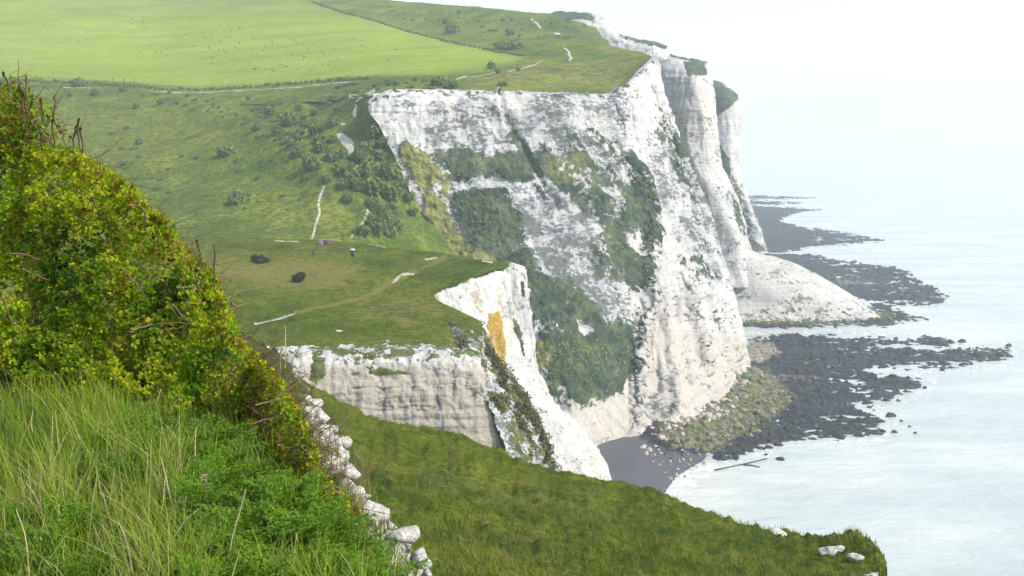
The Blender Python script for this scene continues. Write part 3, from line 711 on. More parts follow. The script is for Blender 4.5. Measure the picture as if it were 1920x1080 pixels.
# ------------------------------------------------------------------ green slope in front
CREST = [(-320, 640, 112), (60, 640, 112), (430, 640, 112), (555, 711, 104), (640, 759, 98), (690, 783, 96), (760, 800, 92), (850, 821, 89), (930, 850, 86), (1000, 877, 84), (1050, 889, 82), (1130, 908, 79), (1240, 938, 75), (1330, 966, 70), (1420, 990, 66), (1475, 1003, 63), (1528, 1019, 60), (1560, 1011, 57), (1602, 1007, 55), (1640, 1030, 53), (1660, 1066, 51)]
kx = np.linspace(0, 1, len(CREST)); CR = np.array(CREST, float)
def row(a):
    a = np.array(a, float); return pchip(a[:, 0], a[:, 1:], CR[:, 0])
r1 = row([(-320, 720, 80), (430, 720, 80), (640, 842, 66), (760, 880, 62), (930, 930, 60), (1130, 975, 57), (1300, 1018, 54), (1450, 1052, 51), (1560, 1066, 50), (1670, 1125, 47)])
r2 = row([(-320, 950, 45), (430, 950, 45), (640, 980, 42), (800, 1010, 42), (1000, 1050, 42), (1200, 1090, 42), (1400, 1125, 42), (1560, 1160, 42), (1670, 1260, 42)])
r3 = row([(-320, 1300, 20), (430, 1300, 20), (800, 1300, 23), (1200, 1350, 27), (1670, 1450, 31)])
back = PT(CR[:, 0], CR[:, 1], CR[:, 2]) + np.array([1.0, 2.5, -1.5]); back2 = back + np.array([5.0, 9.0, -55.0])
bu, bv = proj(back); b2u, b2v = proj(back2)
slope = Sheet([np.stack([b2u, b2v, back2[:, 1]], 1), np.stack([bu, bv, back[:, 1]], 1), CR, np.stack([CR[:, 0], r1[:, 0], r1[:, 1]], 1), np.stack([CR[:, 0], r2[:, 0], r2[:, 1]], 1), np.stack([CR[:, 0], r3[:, 0], r3[:, 1]], 1)], 560, 220)
U, V = slope.U, slope.V
slope.attrs0 = {'dry': pmask(U, V, [(0.42, [(640, 830), (1000, 900), (1200, 960), (1200, 1010), (900, 960), (640, 900)]), (0.42, [(820, 980), (1000, 970), (1100, 1080), (850, 1080)])], 30), 'scrub': pmask(U, V, [(0.42, [(700, 840), (900, 880), (960, 920), (880, 905), (760, 870)]), (0.4, [(960, 930), (1120, 950), (1180, 985), (1020, 965)])], 14), 'path': lmask(U, V, [(3, [(900, 905), (955, 918)])]) * 0.4 + lmask(U, V, [(2.2, [(1318, 1027), (1321, 1029)])]), 'field': 0 * U}
wz = (fbm(slope.P, 1 / 9, 3) * 0.55 + np.abs(fbm(slope.P, 1 / 3.2, 4)) * 1.1 + np.clip(fbm(slope.P, 1 / 1.6, 3, 4.0), 0, 1) * 0.5 + fbm(slope.P, 1 / 0.9, 3) * 0.14)
wz -= np.exp(-(ldist(U, V, [(720, 850), (840, 880), (900, 905), (960, 920)]) / 7) ** 2) * 0.6
slope.P[..., 2] += wz * sstep(0, 0.15, np.linspace(0, 1, slope.nv))[:, None]; slope.normals()
slope.build('grass_slope', M_slope, slope.attrs0, label='green grassy slope dropping towards the sea in front of the headland')

# ------------------------------------------------------------------ the bank the photographer stands on
EY = np.array([0.5, 2.0, 3.0, 3.8, 4.5, 5.6, 7.0, 9.0, 12.0]); EX = np.array([1.15, 0.55, 0.08, -0.28, -0.59, -0.93, -1.38, -2.0, -3.1])
def edge_x(y): return np.interp(y, EY, EX)
yy = np.linspace(0.3, 13, 220)
tt = np.concatenate([np.linspace(-11, -0.5, 120), np.linspace(-0.47, 0, 30)[0:], np.linspace(0.03, 3.2, 50)[0:]])
Y, T = np.meshgrid(yy, tt, indexing='ij'); X = edge_x(Y) + T
Z = 88.4 - 0.22 * sstep(-0.5, 0.2, T) - np.where(T > 0, T * 1.1 + 1.1 * np.clip(T - 0.3, 0, 9) ** 1.2, 0)
Z = Z - np.clip(Y - 9, 0, 9) * 0.9
BP = np.stack([X, Y, Z], -1); edge_w = sstep(-0.6, 0.0, T)
BP[..., 0] += edge_w * (fbm(BP, 1.1, 3, 61.0) * 0.20 + fbm(BP, 3.5, 3, 71.0) * 0.07); BP[..., 2] += fbm(BP, 1.4, 4) * 0.06 + edge_w * (np.abs(fbm(BP, 4.0, 4)) * 0.22 - 0.06)
bank = Sheet([[(0, 0, 10), (10, 0, 10)], [(0, 10, 10), (10, 10, 10)]], len(tt), len(yy)); bank.P = BP; bank.normals()
bank.U, bank.V = proj(BP)
g = G('bank_soil')
n = g.noise(9, 6, 0.7)
cc = g.mix(g.step(g.math('MULTIPLY_ADD', n, 0.5, g.attr('rock')), 0.62, 0.80), g.ramp(n, [(.3, (0.030, 0.040, 0.012)), (.7, (0.075, 0.085, 0.022))]), g.mix(g.noise(25, 6, .7), (0.50, 0.48, 0.44), (0.78, 0.77, 0.74)))
M_soil = g.done(cc, 0.95, g.bump(n, 0.8, 0.05), 0.1)
bank.build('bank', M_soil, {'rock': np.clip(0.30 * sstep(-0.14, 0.04, T) + edge_w * 0.42 * fbm(BP, 2.6, 4, 81.0), 0, 0.6)}, label='overgrown turf bank with a crumbling chalk edge')

# ------------------------------------------------------------------ foreshore
us = np.arange(1040, 1931, 1.8); vs_ = np.concatenate([np.arange(362, 480, 1.0), np.arange(480, 985, 1.5)])
FV, FU = np.meshgrid(vs_, us, indexing='ij')
FP = PZ(FU, FV, 0.0)
REEF = [[(1385, 365), (1450, 368), (1532, 371), (1460, 373), (1385, 373)], [(1390, 376), (1450, 377), (1502, 381), (1450, 384), (1390, 383)],
        [(1395, 385), (1460, 388), (1542, 394), (1500, 398), (1475, 406), (1462, 416), (1500, 426), (1560, 433), (1620, 443), (1658, 451), (1600, 457), (1540, 461), (1500, 465), (1480, 472), (1430, 476)],
        [(1430, 474), (1500, 478), (1560, 487), (1600, 493), (1650, 497), (1705, 509), (1730, 530), (1778, 558), (1760, 570), (1700, 572), (1640, 568), (1600, 560), (1540, 530), (1450, 500)],
        [(1380, 588), (1620, 576), (1650, 568), (1690, 582), (1737, 597), (1690, 606), (1600, 612), (1500, 614), (1380, 616)],
        [(1390, 640), (1450, 629), (1530, 631), (1640, 635), (1720, 635), (1788, 640), (1780, 648), (1690, 647), (1630, 654), (1720, 655), (1800, 659), (1882, 664), (1870, 677), (1800, 684), (1700, 689), (1640, 692), (1620, 699), (1720, 713), (1738, 718), (1700, 741), (1650, 750), (1615, 762), (1640, 772), (1662, 790), (1650, 812), (1560, 819), (1480, 822), (1430, 840), (1380, 855), (1300, 870), (1200, 860), (1200, 760), (1300, 730), (1390, 690)],
        (0.9, [(1700, 662), (1780, 655), (1890, 652), (1900, 668), (1840, 680)])]
POOL = [[(1595, 727), (1610, 730), (1640, 742), (1625, 745), (1600, 735)], [(1600, 755), (1640, 752), (1660, 765), (1610, 768)], [(1550, 705), (1562, 706), (1560, 711), (1550, 709)], [(1600, 715), (1620, 716), (1618, 720), (1600, 719)], [(1640, 690), (1700, 694), (1690, 704), (1630, 698)]]
BEACH = [(1040, 850), (1110, 828), (1200, 800), (1260, 830), (1330, 845), (1320, 862), (1270, 893), (1250, 920), (1225, 960), (1040, 1000)]
nf = fbm(FP, (1 / 16, 1 / 16, 1), 5, 3.0); nf2 = fbm(FP, (1 / 3.5, 1 / 3.5, 1), 4, 8.0)
sc_px = np.clip((FV - 240) / 300, 0.25, 1.6)
dR = np.full(FU.shape, -1e9)
for p in REEF:
    if isinstance(p, tuple): p = p[1]
    dR = np.maximum(dR, sdist(FU, FV, p))
for p in POOL: dR = np.minimum(dR, -sdist(FU, FV, p))
m = sstep(-9, 7, dR / sc_px + 9 * nf + 7 * nf2)
chan = np.abs(fbm(FP, (1 / 55, 1 / 16, 1), 3, 21.0))
m = m * (1 - 0.85 * sstep(0.045, 0.012, chan) * sstep(1440, 1600, FU))
dB = sdist(FU, FV, BEACH)
zb = np.clip(dB * 0.022, -1.2, 1.5)
zr = -0.9 + 1.35 * m + m * (0.95 * nf2 + 0.75 * nf) + 1.6 * m * np.clip(fbm(FP, (1 / 1.8, 1 / 1.8, 1), 3, 5.0), 0, 1)
up_z = pmask(FU, FV, [[(1190, 800), (1300, 745), (1390, 680), (1425, 690), (1400, 760), (1330, 820), (1260, 845)]], 22) * 1.6
FP[..., 2] = np.maximum(zr + up_z, zb)
fs = Sheet([[(0, 0, 10), (10, 0, 10)], [(0, 10, 10), (10, 10, 10)]], len(us), len(vs_)); fs.P = FP; fs.U, fs.V = FU, FV; fs.normals()
fs.attrs0 = {'beach': sstep(-2, 4, dB) * (zb > zr + up_z - 0.3), 'alg': np.clip(pmask(FU, FV, [(0.9, [(1380, 590), (1640, 585), (1700, 590), (1600, 606), (1380, 612)]), (0.85, [(1220, 810), (1300, 775), (1400, 690), (1440, 695), (1495, 745), (1470, 775), (1420, 800), (1350, 850), (1260, 850)])], 12) + 0 * FU, 0, 1),
             'sand': pmask(FU, FV, [(0.8, [(1390, 612), (1500, 614), (1700, 606), (1560, 626), (1390, 640)]), (0.9, [(1395, 640), (1450, 640), (1470, 665), (1420, 690), (1395, 680)]), (0.7, [(1395, 575), (1640, 575), (1690, 590), (1400, 600)]), (0.7, [(1440, 700), (1540, 705), (1545, 720), (1440, 722)]), (0.6, [(1580, 470), (1620, 470), (1630, 490), (1590, 490)]), (0.75, [(1560, 520), (1640, 525), (1640, 540), (1570, 540)]), (0.7, [(1425, 434), (1480, 434), (1480, 445), (1430, 445)])], 8)}
g = G('foreshore_rock')
n = g.noise(0.42, 8, 0.75); n2 = g.noise(0.12, 5, 0.6)
col = g.ramp(n, [(.36, (0.008, 0.013, 0.016)), (.52, (0.022, 0.029, 0.033)), (.68, (0.075, 0.076, 0.064))])
n4 = g.noise(1.0, 5, 0.65, g.scale((0.035, 0.10, 1)))
col = g.mix(g.math('MULTIPLY', g.step(n4, 0.5, 0.66), 0.6), col, g.mix(n, (0.03, 0.026, 0.014), (0.14, 0.125, 0.085)))
sf = g.step(g.math('MULTIPLY_ADD', g.math('SUBTRACT', n, .5), 1.5, g.attr('sand')), 0.55, 1.1)
col = g.mix(sf, col, g.ramp(n2, [(.3, (0.30, 0.26, 0.19)), (.7, (0.42, 0.36, 0.27))]))
af = g.step(g.math('MULTIPLY_ADD', g.math('SUBTRACT', n, .5), 1.8, g.attr('alg')), 0.4, 0.8)
col = g.mix(g.math('MULTIPLY', af, .9), col, g.ramp(g.noise(0.35, 6, .75), [(.36, (0.03, 0.035, 0.022)), (.45, (0.085, 0.105, 0.032)), (.54, (0.19, 0.165, 0.085)), (.66, (0.36, 0.32, 0.25))]))
pb = g.noise(3.0, 6, 0.7)
col = g.mix(g.attr('beach'), col, g.mix(n2, g.ramp(pb, [(.36, (0.060, 0.064, 0.074)), (.64, (0.115, 0.12, 0.132))]), (0.11, 0.105, 0.11)))
M_shore = g.done(col, 0.55, g.bump(g.math('ADD', n, g.math('MULTIPLY', pb, 0.2)), 0.8, 0.8), 0.2)
fs.build('shore', M_shore, fs.attrs0, label='dark seaweed reefs and grey shingle at the foot of the cliffs')

# ------------------------------------------------------------------ leaves, blades, stems (many small faces each)
def unit(a): return a / (np.linalg.norm(a, axis=-1, keepdims=True) + 1e-9)


def leaves(c, d, n, ln, wd, fold=0.25):
    """folded four-cornered leaves: base c, direction d, facing n"""
    d = unit(d); s = unit(np.cross(d, n)); up = np.cross(s, d)
    l = ln[:, None]; w = wd[:, None]
    V = np.stack([c, c + d * l * 0.45 + s * w * 0.5 + up * w * fold, c + d * l, c + d * l * 0.45 - s * w * 0.5 + up * w * fold], 1)
    i = np.arange(len(c))[:, None] * 4
    return V.reshape(-1, 3), np.concatenate([i + [0, 1, 2], i + [0, 2, 3]])


def blades(c, h, w, lean, bend):
    """tapered grass blades of three segments"""
    n = len(c); a = rng.uniform(0, 2 * math.pi, n); s = np.stack([np.cos(a), np.sin(a), 0 * a], 1)
    b = rng.uniform(0, 2 * math.pi, n); L = np.stack([np.cos(b), np.sin(b), 0 * b], 1) * lean[:, None] + np.array([-0.25, 0.05, 0]) * lean[:, None]
    rows = []
    for t, ww in ((0, 1.0), (0.4, 0.85), (0.75, 0.5), (1.0, 0.06)):
        p = c + np.array([0, 0, 1.0]) * (h * t * (1 - bend * t * 0.45))[:, None] + L * (h * (0.35 * t + bend * t * t))[:, None]
        rows += [p - s * (w * ww / 2)[:, None], p + s * (w * ww / 2)[:, None]]
    V = np.stack(rows, 1); i = np.arange(n)[:, None] * 8
    F = np.concatenate([i + [0, 1, 3, 2], i + [2, 3, 5, 4], i + [4, 5, 7, 6]])
    return V.reshape(-1, 3), F


def sticks(a, b, r0, r1):
    d = unit(b - a); s = unit(np.cross(d, np.array([0.31, 0.9, 0.2]))); t = np.cross(d, s)
    V = []
    for p, r in ((a, r0), (b, r1)):
        for k in range(3):
            V.append(p + (s * math.cos(k * 2.094) + t * math.sin(k * 2.094)) * r[:, None])
    V = np.stack(V, 1); i = np.arange(len(a))[:, None] * 6
    F = np.concatenate([i + [0, 1, 4, 3], i + [1, 2, 5, 4], i + [2, 0, 3, 5]])
    return V.reshape(-1, 3), F


def inpoly(poly, n, pad=0):
    P = np.array(poly, float); lo = P.min(0); hi = P.max(0); out = []; c = 0
    while c < n:
        q = rng.uniform(lo, hi, (n * 2, 2)); q = q[sdist(q[:, 0], q[:, 1], poly) > pad]; out.append(q); c += len(q)
    return np.concatenate(out)[:n]


def rdir(n): return unit(rng.normal(size=(n, 3)))


M_haw = mat_leaf('hawthorn_leaf', [(0.030, 0.090, 0.004), (0.110, 0.240, 0.006), (0.270, 0.400, 0.010), (0.480, 0.540, 0.018), (0.280, 0.185, 0.012), (0.150, 0.085, 0.012)], 0.45)
M_twig = mat_plain('twig_bark', (0.10, 0.062, 0.032), (0.24, 0.175, 0.10), 30)
M_grass = mat_leaf('grass_blade', [(0.040, 0.115, 0.008), (0.125, 0.245, 0.012), (0.260, 0.360, 0.024), (0.400, 0.390, 0.100), (0.520, 0.470, 0.240)], 0.4)
M_feather = mat_leaf('feather_leaf', [(0.055, 0.140, 0.008), (0.120, 0.245, 0.012), (0.230, 0.365, 0.028)], 0.4)
M_turf = mat_leaf('turf_blade', [(0.028, 0.054, 0.004), (0.086, 0.132, 0.006), (0.175, 0.220, 0.012), (0.190, 0.175, 0.050), (0.270, 0.240, 0.100)], 0.3)
M_bushl = mat_leaf('bush_leaf', [(0.050, 0.085, 0.026), (0.115, 0.175, 0.042), (0.205, 0.275, 0.060), (0.290, 0.330, 0.080)], 0.2)
M_bushb = mat_leaf('brown_bush_leaf', [(0.030, 0.025, 0.018), (0.060, 0.046, 0.026), (0.100, 0.075, 0.035)], 0.2)
M_straw = mat_plain('straw_stalk', (0.33, 0.27, 0.14), (0.52, 0.45, 0.28), 20)
M_chalk = mat_plain('chalk_lump', (0.26, 0.24, 0.19), (0.70, 0.68, 0.62), 3, 0.95, 0.8, 0.04)

# ------------------------------------------------------------------ hawthorn on the bank
SIL = [(-60, 150), (20, 150), (50, 168), (90, 205), (118, 250), (150, 285), (165, 300), (210, 330), (250, 357), (270, 388), (308, 415), (330, 455), (362, 482), (392, 512), (412, 555), (438, 605), (462, 655), (505, 695), (535, 735), (560, 780), (585, 840), (602, 890), (640, 930), (668, 965), (640, 985), (560, 905), (430, 800), (300, 772), (200, 765), (100, 745), (-60, 735)]
VB = np.array([(-80, 735), (100, 745), (200, 765), (300, 772), (430, 800), (560, 905), (640, 985), (700, 1000)], float)
def bush_D(u, v):
    vb = np.interp(u, VB[:, 0], VB[:, 1]); r = rays(u, vb); Db = -1.55 / r[..., 2]
    return Db + 0.25 + np.clip(vb - v, -40, 700) / 600 * 1.25


def bush(name, polys, n, tintf, label, nsub=7, ntw=400, keep=0.40, lsz=(0.018, 0.033), amp=1.0):
    root = empty(name, (-3.0, 7.0, 88.3), label, 'bush'); root.location = (0, 0, 0)
    q = np.concatenate([inpoly(p, int(n * f), -3) for f, p in polys])
    D = bush_D(q[:, 0], q[:, 1]) + rng.exponential(0.24, len(q)) + np.where(rng.uniform(size=len(q)) < 0.3, rng.uniform(0.35, 1.2, len(q)), 0)
    c = PT(q[:, 0], q[:, 1], D)
    c += (fbm(c, 1.6, 3, 4.0) * 0.34)[:, None] * np.array([0.1, -1, 0.25])
    k = fbm(c, 3.4, 3, 11.0) * amp + 0.5 > rng.uniform(0.25, keep + 0.25, len(c)); c = c[k]; q = q[k]
    sd_ = sdist(q[:, 0], q[:, 1], SIL)
    t0 = tintf(q, sd_, c)
    ax = unit(rdir(len(c)) * 0.8 + np.array([0.35, -0.35, 0.9]))
    m = nsub
    cc = np.repeat(c, m, 0); A = np.repeat(ax, m, 0); dd = unit(rdir(len(cc)) + A * 0.75); nn = unit(A + rdir(len(cc)) * 0.6)
    ln = rng.uniform(*lsz, len(cc))
    V, F = leaves(cc + dd * 0.006, dd, nn, ln, ln * rng.uniform(0.55, 0.85, len(cc)))
    tint = np.repeat(np.clip(np.repeat(t0, m) + rng.normal(0, 0.07, len(cc)), 0, 1), 4)
    mesh('foliage', V, F, M_haw, False, {'tint': tint}, parent=root)
    j = rng.integers(0, len(c), ntw); a = c[j] + rng.normal(0, 0.05, (ntw, 3)) + np.array([0, 0.05, 0])
    L = rng.uniform(0.06, 0.26, ntw); b = a + unit(rdir(ntw) * 0.8 + np.array([0.55, -0.1, 0.35])) * L[:, None]
    V, F = sticks(a, b, rng.uniform(0.0018, 0.0042, ntw), rng.uniform(0.0006, 0.0015, ntw))
    mesh('twig', V, F, M_twig, False, None, 'stuff', parent=root)
    return root


def branch(root, pts, r=0.009, off=-0.05):
    P = np.array(pts, float); D = bush_D(P[:, 0], P[:, 1]).mean() + off + np.linspace(-0.06, 0.08, len(P))
    Q = PT(P[:, 0], P[:, 1], D); n = max(6, len(P) * 4)
    Q = pchip(np.arange(len(P)), Q, np.linspace(0, len(P) - 1, n)); Q += rng.normal(0, 0.003, Q.shape)
    V, F = tube(Q, r, r * 0.45, 6)
    mesh('branch', V, F, M_twig, True, parent=root)


def tint_top(q, sd_, c):
    t = 0.33 + 0.35 * fbm(c, 2.4, 3, 2.0) + rng.normal(0, 0.08, len(c))
    return np.where(rng.uniform(size=len(c)) < 0.28, rng.uniform(0.72, 1.0, len(c)), np.clip(t, 0.05, 0.6))


def tint_main(q, sd_, c):
    lum = fbm(c, 1.7, 3, 2.0)
    t = 0.42 + 0.8 * lum + rng.normal(0, 0.09, len(c)) + 0.14 * pmask(q[:, 0], q[:, 1], [[(-60, 265), (130, 290), (190, 330), (150, 390), (-60, 380)], [(-60, 620), (280, 640), (330, 720), (-60, 720)]], 40)
    rust = 0.02 + 0.34 * sstep(60, 5, sd_) + 0.16 * pmask(q[:, 0], q[:, 1], [[(100, 330), (330, 430), (420, 620), (300, 640), (100, 520), (-20, 420)]], 60)
    return np.where(rng.uniform(size=len(c)) < rust, rng.uniform(0.64, 0.95, len(c)), np.clip(t, 0.02, 0.57))


def tint_low(q, sd_, c):
    t = 0.40 + 0.35 * fbm(c, 2.0, 3, 2.0) + rng.normal(0, 0.1, len(c))
    return np.where(rng.uniform(size=len(c)) < 0.52, rng.uniform(0.62, 1.0, len(c)), np.clip(t, 0.05, 0.6))


TOP = [(-60, 150), (20, 150), (50, 168), (90, 205), (118, 250), (152, 290), (60, 300), (-60, 290)]
MAIN = [(-60, 270), (60, 280), (150, 290), (165, 300), (210, 330), (250, 357), (270, 388), (308, 415), (330, 455), (362, 482), (392, 512), (412, 555), (438, 605), (462, 655), (480, 700), (440, 800), (300, 772), (200, 765), (100, 745), (-60, 735)]
LOW = [(440, 640), (470, 655), (505, 695), (535, 735), (560, 780), (585, 840), (602, 890), (640, 930), (668, 965), (640, 985), (560, 905), (430, 805), (330, 775), (400, 740), (440, 700)]
b_top = bush('hawthorn_bush', [(0.30, TOP), (0.70, [(-60, 160), (30, 160), (52, 200), (48, 250), (60, 290), (-60, 290)])], 4200, tint_top, 'windswept hawthorn at the top of the bank with bare twisted stems', 7, 420)
b_main = bush('hawthorn_bush', [(1.0, MAIN)], 25000, tint_main, 'big dense hawthorn bush, yellow green with rusty shoots, covering the bank', 7, 1500, amp=1.25, lsz=(0.020, 0.037))
b_low = bush('hawthorn_bush', [(1.0, LOW)], 5600, tint_low, 'low rusty brown hawthorn creeping along the white rock edge', 6, 800, lsz=(0.015, 0.027), amp=0.8)
for p in ([(48, 140), (50, 172), (48, 197), (53, 213), (62, 233), (73, 243), (98, 272), (110, 300)], [(42, 185), (43, 205), (47, 230), (53, 253), (68, 280)], [(76, 185), (79, 205), (79, 222), (74, 245)], [(104, 180), (104, 202), (100, 223), (107, 237), (117, 250), (122, 273), (124, 300)],
          [(97, 225), (99, 245), (102, 272), (100, 300)], [(143, 235), (141, 248), (138, 263), (136, 290)], [(151, 240), (153, 260), (156, 295)], [(147, 222), (146, 250), (150, 280)], [(78, 250), (77, 273), (80, 292)], [(5, 135), (12, 150), (20, 175)], [(88, 215), (100, 223)], [(104, 202), (112, 192)], [(112, 245), (126, 232), (128, 222)], [(62, 186), (55, 205), (53, 215)], [(90, 252), (82, 243), (78, 232)], [(107, 237), (118, 225)], [(30, 150), (45, 175), (48, 200)]):
    branch(b_top, p, 0.0085)
for p in ([(187, 441), (196, 452), (213, 474)], [(228, 505), (245, 522), (258, 535), (274, 556)], [(40, 505), (64, 514), (92, 526)], [(0, 548), (8, 570), (17, 595), (30, 622), (45, 648)], [(115, 545), (128, 558), (145, 575)], [(173, 368), (182, 392), (188, 410), (213, 417)], [(240, 385), (262, 388), (271, 396), (270, 422)], [(318, 565), (340, 590), (362, 612)],
          [(247, 620), (280, 610), (320, 606), (357, 607)], [(366, 512), (372, 540), (379, 575)], [(368, 450), (374, 470), (377, 492)], [(402, 460), (402, 510), (401, 545)], [(17, 475), (50, 478), (85, 492)], [(300, 627), (312, 618), (335, 615)], [(310, 520), (312, 535), (306, 560)], [(425, 560), (445, 550), (458, 542)], [(432, 570), (450, 575), (452, 572)], [(165, 300), (200, 285), (232, 256)], [(60, 430), (85, 440), (110, 452)], [(330, 540), (350, 538), (375, 545)]):
    branch(b_main, p, 0.0075)
for p in ([(395, 775), (403, 755), (412, 742)], [(470, 795), (500, 785), (535, 778)], [(480, 760), (510, 752), (548, 750)], [(560, 835), (580, 850), (598, 872)], [(520, 835), (545, 842), (575, 850)], [(590, 915), (620, 912), (650, 918)], [(600, 935), (612, 925), (622, 922)], [(430, 700), (455, 712), (490, 720)]):
    branch(b_low, p, 0.005)

# ------------------------------------------------------------------ grass and plants on the bank
def ground(x, y): return np.array([BP[np.clip(int((b - 0.3) / 12.7 * 219), 0, 219), np.argmin(np.abs(tt - (a - edge_x(b)))), 2] for a, b in zip(x, y)])


n = 42000
y = rng.uniform(2.6, 6.9, n); x = edge_x(y) - 0.12 - rng.exponential(1.5, n)
u_, v_ = proj(np.stack([x, y, 0 * x + 88.4], 1))
vb = np.interp(u_, VB[:, 0], VB[:, 1])
k = (u_ > -90) & (v_ > vb - 6) & (v_ < 1300); x, y, u_, v_ = x[k], y[k], u_[k], v_[k]
c = np.stack([x, y, ground(x, y) - 0.02], 1)
den = fbm(c, 2.3, 3, 6.0); feath = pmask(u_, v_, [[(330, 800), (430, 810), (560, 905), (760, 1060), (740, 1200), (420, 1200), (350, 980)]], 50)
k = rng.uniform(size=len(c)) < np.clip(0.72 + den * 1.2 - 0.35 * feath, 0.1, 1); c, u_, v_, den, feath = c[k], u_[k], v_[k], den[k], feath[k]
straw = 0.04 + 0.20 * pmask(u_, v_, [[(40, 900), (330, 860), (380, 980), (330, 1250), (60, 1250)]], 60)
isst = rng.uniform(size=len(c)) < straw
h = rng.uniform(0.10, 0.33, len(c)) * (1 + 0.6 * den) * np.where(isst, 1.2, 1.0) * np.where(feath > 0.5, 0.75, 1)
V_, F_ = blades(c, h, rng.uniform(0.0028, 0.0062, len(c)), rng.uniform(0.1, 0.7, len(c)), rng.uniform(0.05, 0.65, len(c)))
h *= np.interp(c[:, 1], [3.5, 5.0, 6.6], [1.0, 0.9, 0.7]) * (1 + 0.7 * np.clip(fbm(c, 1.3, 2, 33.0), -0.6, 1))
V_, F_ = blades(c, h, rng.uniform(0.0024, 0.0054, len(c)), rng.uniform(0.15, 0.9, len(c)), rng.uniform(0.05, 0.75, len(c)))
tint = np.where(isst, rng.uniform(0.62, 1.0, len(c)), np.clip(0.42 + 0.6 * den + rng.normal(0, 0.13, len(c)), 0, 0.62))
mesh('grass', V_, F_, M_grass, False, {'tint': np.repeat(tint, 8)}, 'stuff', 'long green and straw coloured grass growing on the bank')


n = 6500; y = rng.uniform(3.0, 7.2, n); x = edge_x(y) + rng.normal(0.02, 0.24, n)
hc = np.stack([x, y, ground(x, y) - 0.02], 1); k = fbm(hc, 2.2, 3, 41.0) > -0.05; hc = hc[k]
V_, F_ = blades(hc, rng.uniform(0.04, 0.17, len(hc)), rng.uniform(0.003, 0.008, len(hc)), rng.uniform(0.3, 1.2, len(hc)), rng.uniform(0.1, 0.8, len(hc)))
mesh('grass', V_, F_, M_turf, False, {'tint': np.repeat(np.clip(0.45 + 0.9 * fbm(hc, 1.2, 3, 4.0) + rng.normal(0, 0.15, len(hc)), 0, 1), 8)}, 'stuff', 'short dry herbs rooted in the crumbling chalk edge of the bank')


def frond_plant(seed):
    r = np.random.default_rng(seed); C = []; Dd = []; N = []; Ln = []; st = []
    for i in range(r.integers(9, 13)):
        a = r.uniform(0, 2 * math.pi); L = r.uniform(0.16, 0.30); el = r.uniform(0.5, 1.25)
        o = np.array([math.cos(a), math.sin(a), 0]); s = np.array([-o[1], o[0], 0])
        prev = np.zeros(3)
        for t in np.linspace(0.15, 1, 9):
            p = o * L * t * math.cos(el) * (0.4 + 0.7 * t) + np.array([0, 0, 1]) * L * math.sin(el) * (t - 0.28 * t * t)
            tang = unit(p - prev)
            st.append((prev.copy(), p.copy())); prev = p
            w = 0.085 * math.sin(math.pi * min(1, 0.15 + 0.85 * t)) * (0.6 + L)
            for sg in (-1, 1):
                for q in range(4):
                    b = p + s * sg * w * (q + 0.6) / 4
                    for e in (-1, 1, 0):
                        C.append(b); Dd.append(unit(s * sg * (0.5 if e else 1) + tang * (0.55 if e == 0 else e * 0.9) + r.normal(0, 0.15, 3))); N.append(unit(np.array([0, 0, 1.0]) + r.normal(0, 0.35, 3))); Ln.append(r.uniform(0.011, 0.020))
    Ln = np.array(Ln); V, F = leaves(np.array(C), np.array(Dd), np.array(N), Ln, Ln * 0.42, 0.1)
    tn = np.repeat(np.clip(r.normal(0.5, 0.2, len(Ln)), 0, 1), 4)
    a = np.array([q[0] for q in st]); b = np.array([q[1] for q in st]); V2, F2 = sticks(a, b, np.full(len(a), 0.0016), np.full(len(a), 0.0011))
    return V, F, tn, V2, F2


protos = []
for sd2 in (3, 4, 5):
    V_, F_, tn, V2, F2 = frond_plant(sd2)
    root = empty('leafy_plant', (0, 0, 0), 'feathery bright green plant growing among the grass on the bank', 'plant', 'feathery green plants on the bank')
    mesh('leaf', V_, F_, M_feather, False, {'tint': tn}, 'stuff', parent=root)
    mesh('stem', V2, F2, M_feather, False, {'tint': np.full(len(V2), 0.4)}, 'stuff', parent=root)
    protos.append(root)
spots = list(inpoly([(345, 850), (430, 830), (520, 900), (610, 990), (670, 1060), (720, 1120), (560, 1160), (420, 1160), (350, 1000)], 58)) + list(inpoly([(180, 830), (340, 800), (360, 900), (240, 930)], 12)) + list(inpoly([(0, 960), (120, 960), (300, 1120), (0, 1120)], 8))
for i, (pu, pv) in enumerate(spots):
    r = rays(pu, pv); D = -1.6 / r[2]; p = EYE + r * D
    if p[0] > edge_x(p[1]) + 0.05: p[0] = edge_x(p[1]) - 0.05
    o = protos[i] if i < 3 else copy_tree(protos[i % 3])
    o.location = (p[0], p[1], ground([p[0]], [p[1]])[0] - 0.02); o.rotation_euler = (0, 0, rng.uniform(0, 6.28)); sc_ = rng.uniform(0.7, 1.15); o.scale = (sc_, sc_, sc_)

STALK = [[(428, 1080), (433, 1020), (448, 965), (461, 917)], [(78, 883), (74, 920), (78, 955), (84, 1000)], [(328, 962), (317, 925), (313, 905), (302, 858)], [(301, 921), (296, 903), (288, 888)], [(316, 1023), (332, 998), (350, 973), (372, 955)], [(80, 962), (66, 930), (50, 907)], [(72, 1068), (80, 1050), (100, 1042)], [(275, 905), (277, 880), (276, 850)],
         [(344, 980), (346, 955), (349, 930)], [(295, 752), (298, 740), (302, 730)], [(55, 1080), (48, 1010), (30, 955)], [(250, 1080), (236, 1010), (220, 975)], [(366, 870), (366, 830), (368, 800)], [(62, 812), (58, 790), (62, 770)], [(97, 830), (98, 800), (99, 780)], [(550, 1080), (552, 1040), (556, 1000)], [(535, 690), (535, 650), (535, 610)], [(522, 720), (526, 690), (525, 650)]]
SL = ['dry forked straw stalk', 'short bent straw stalk']
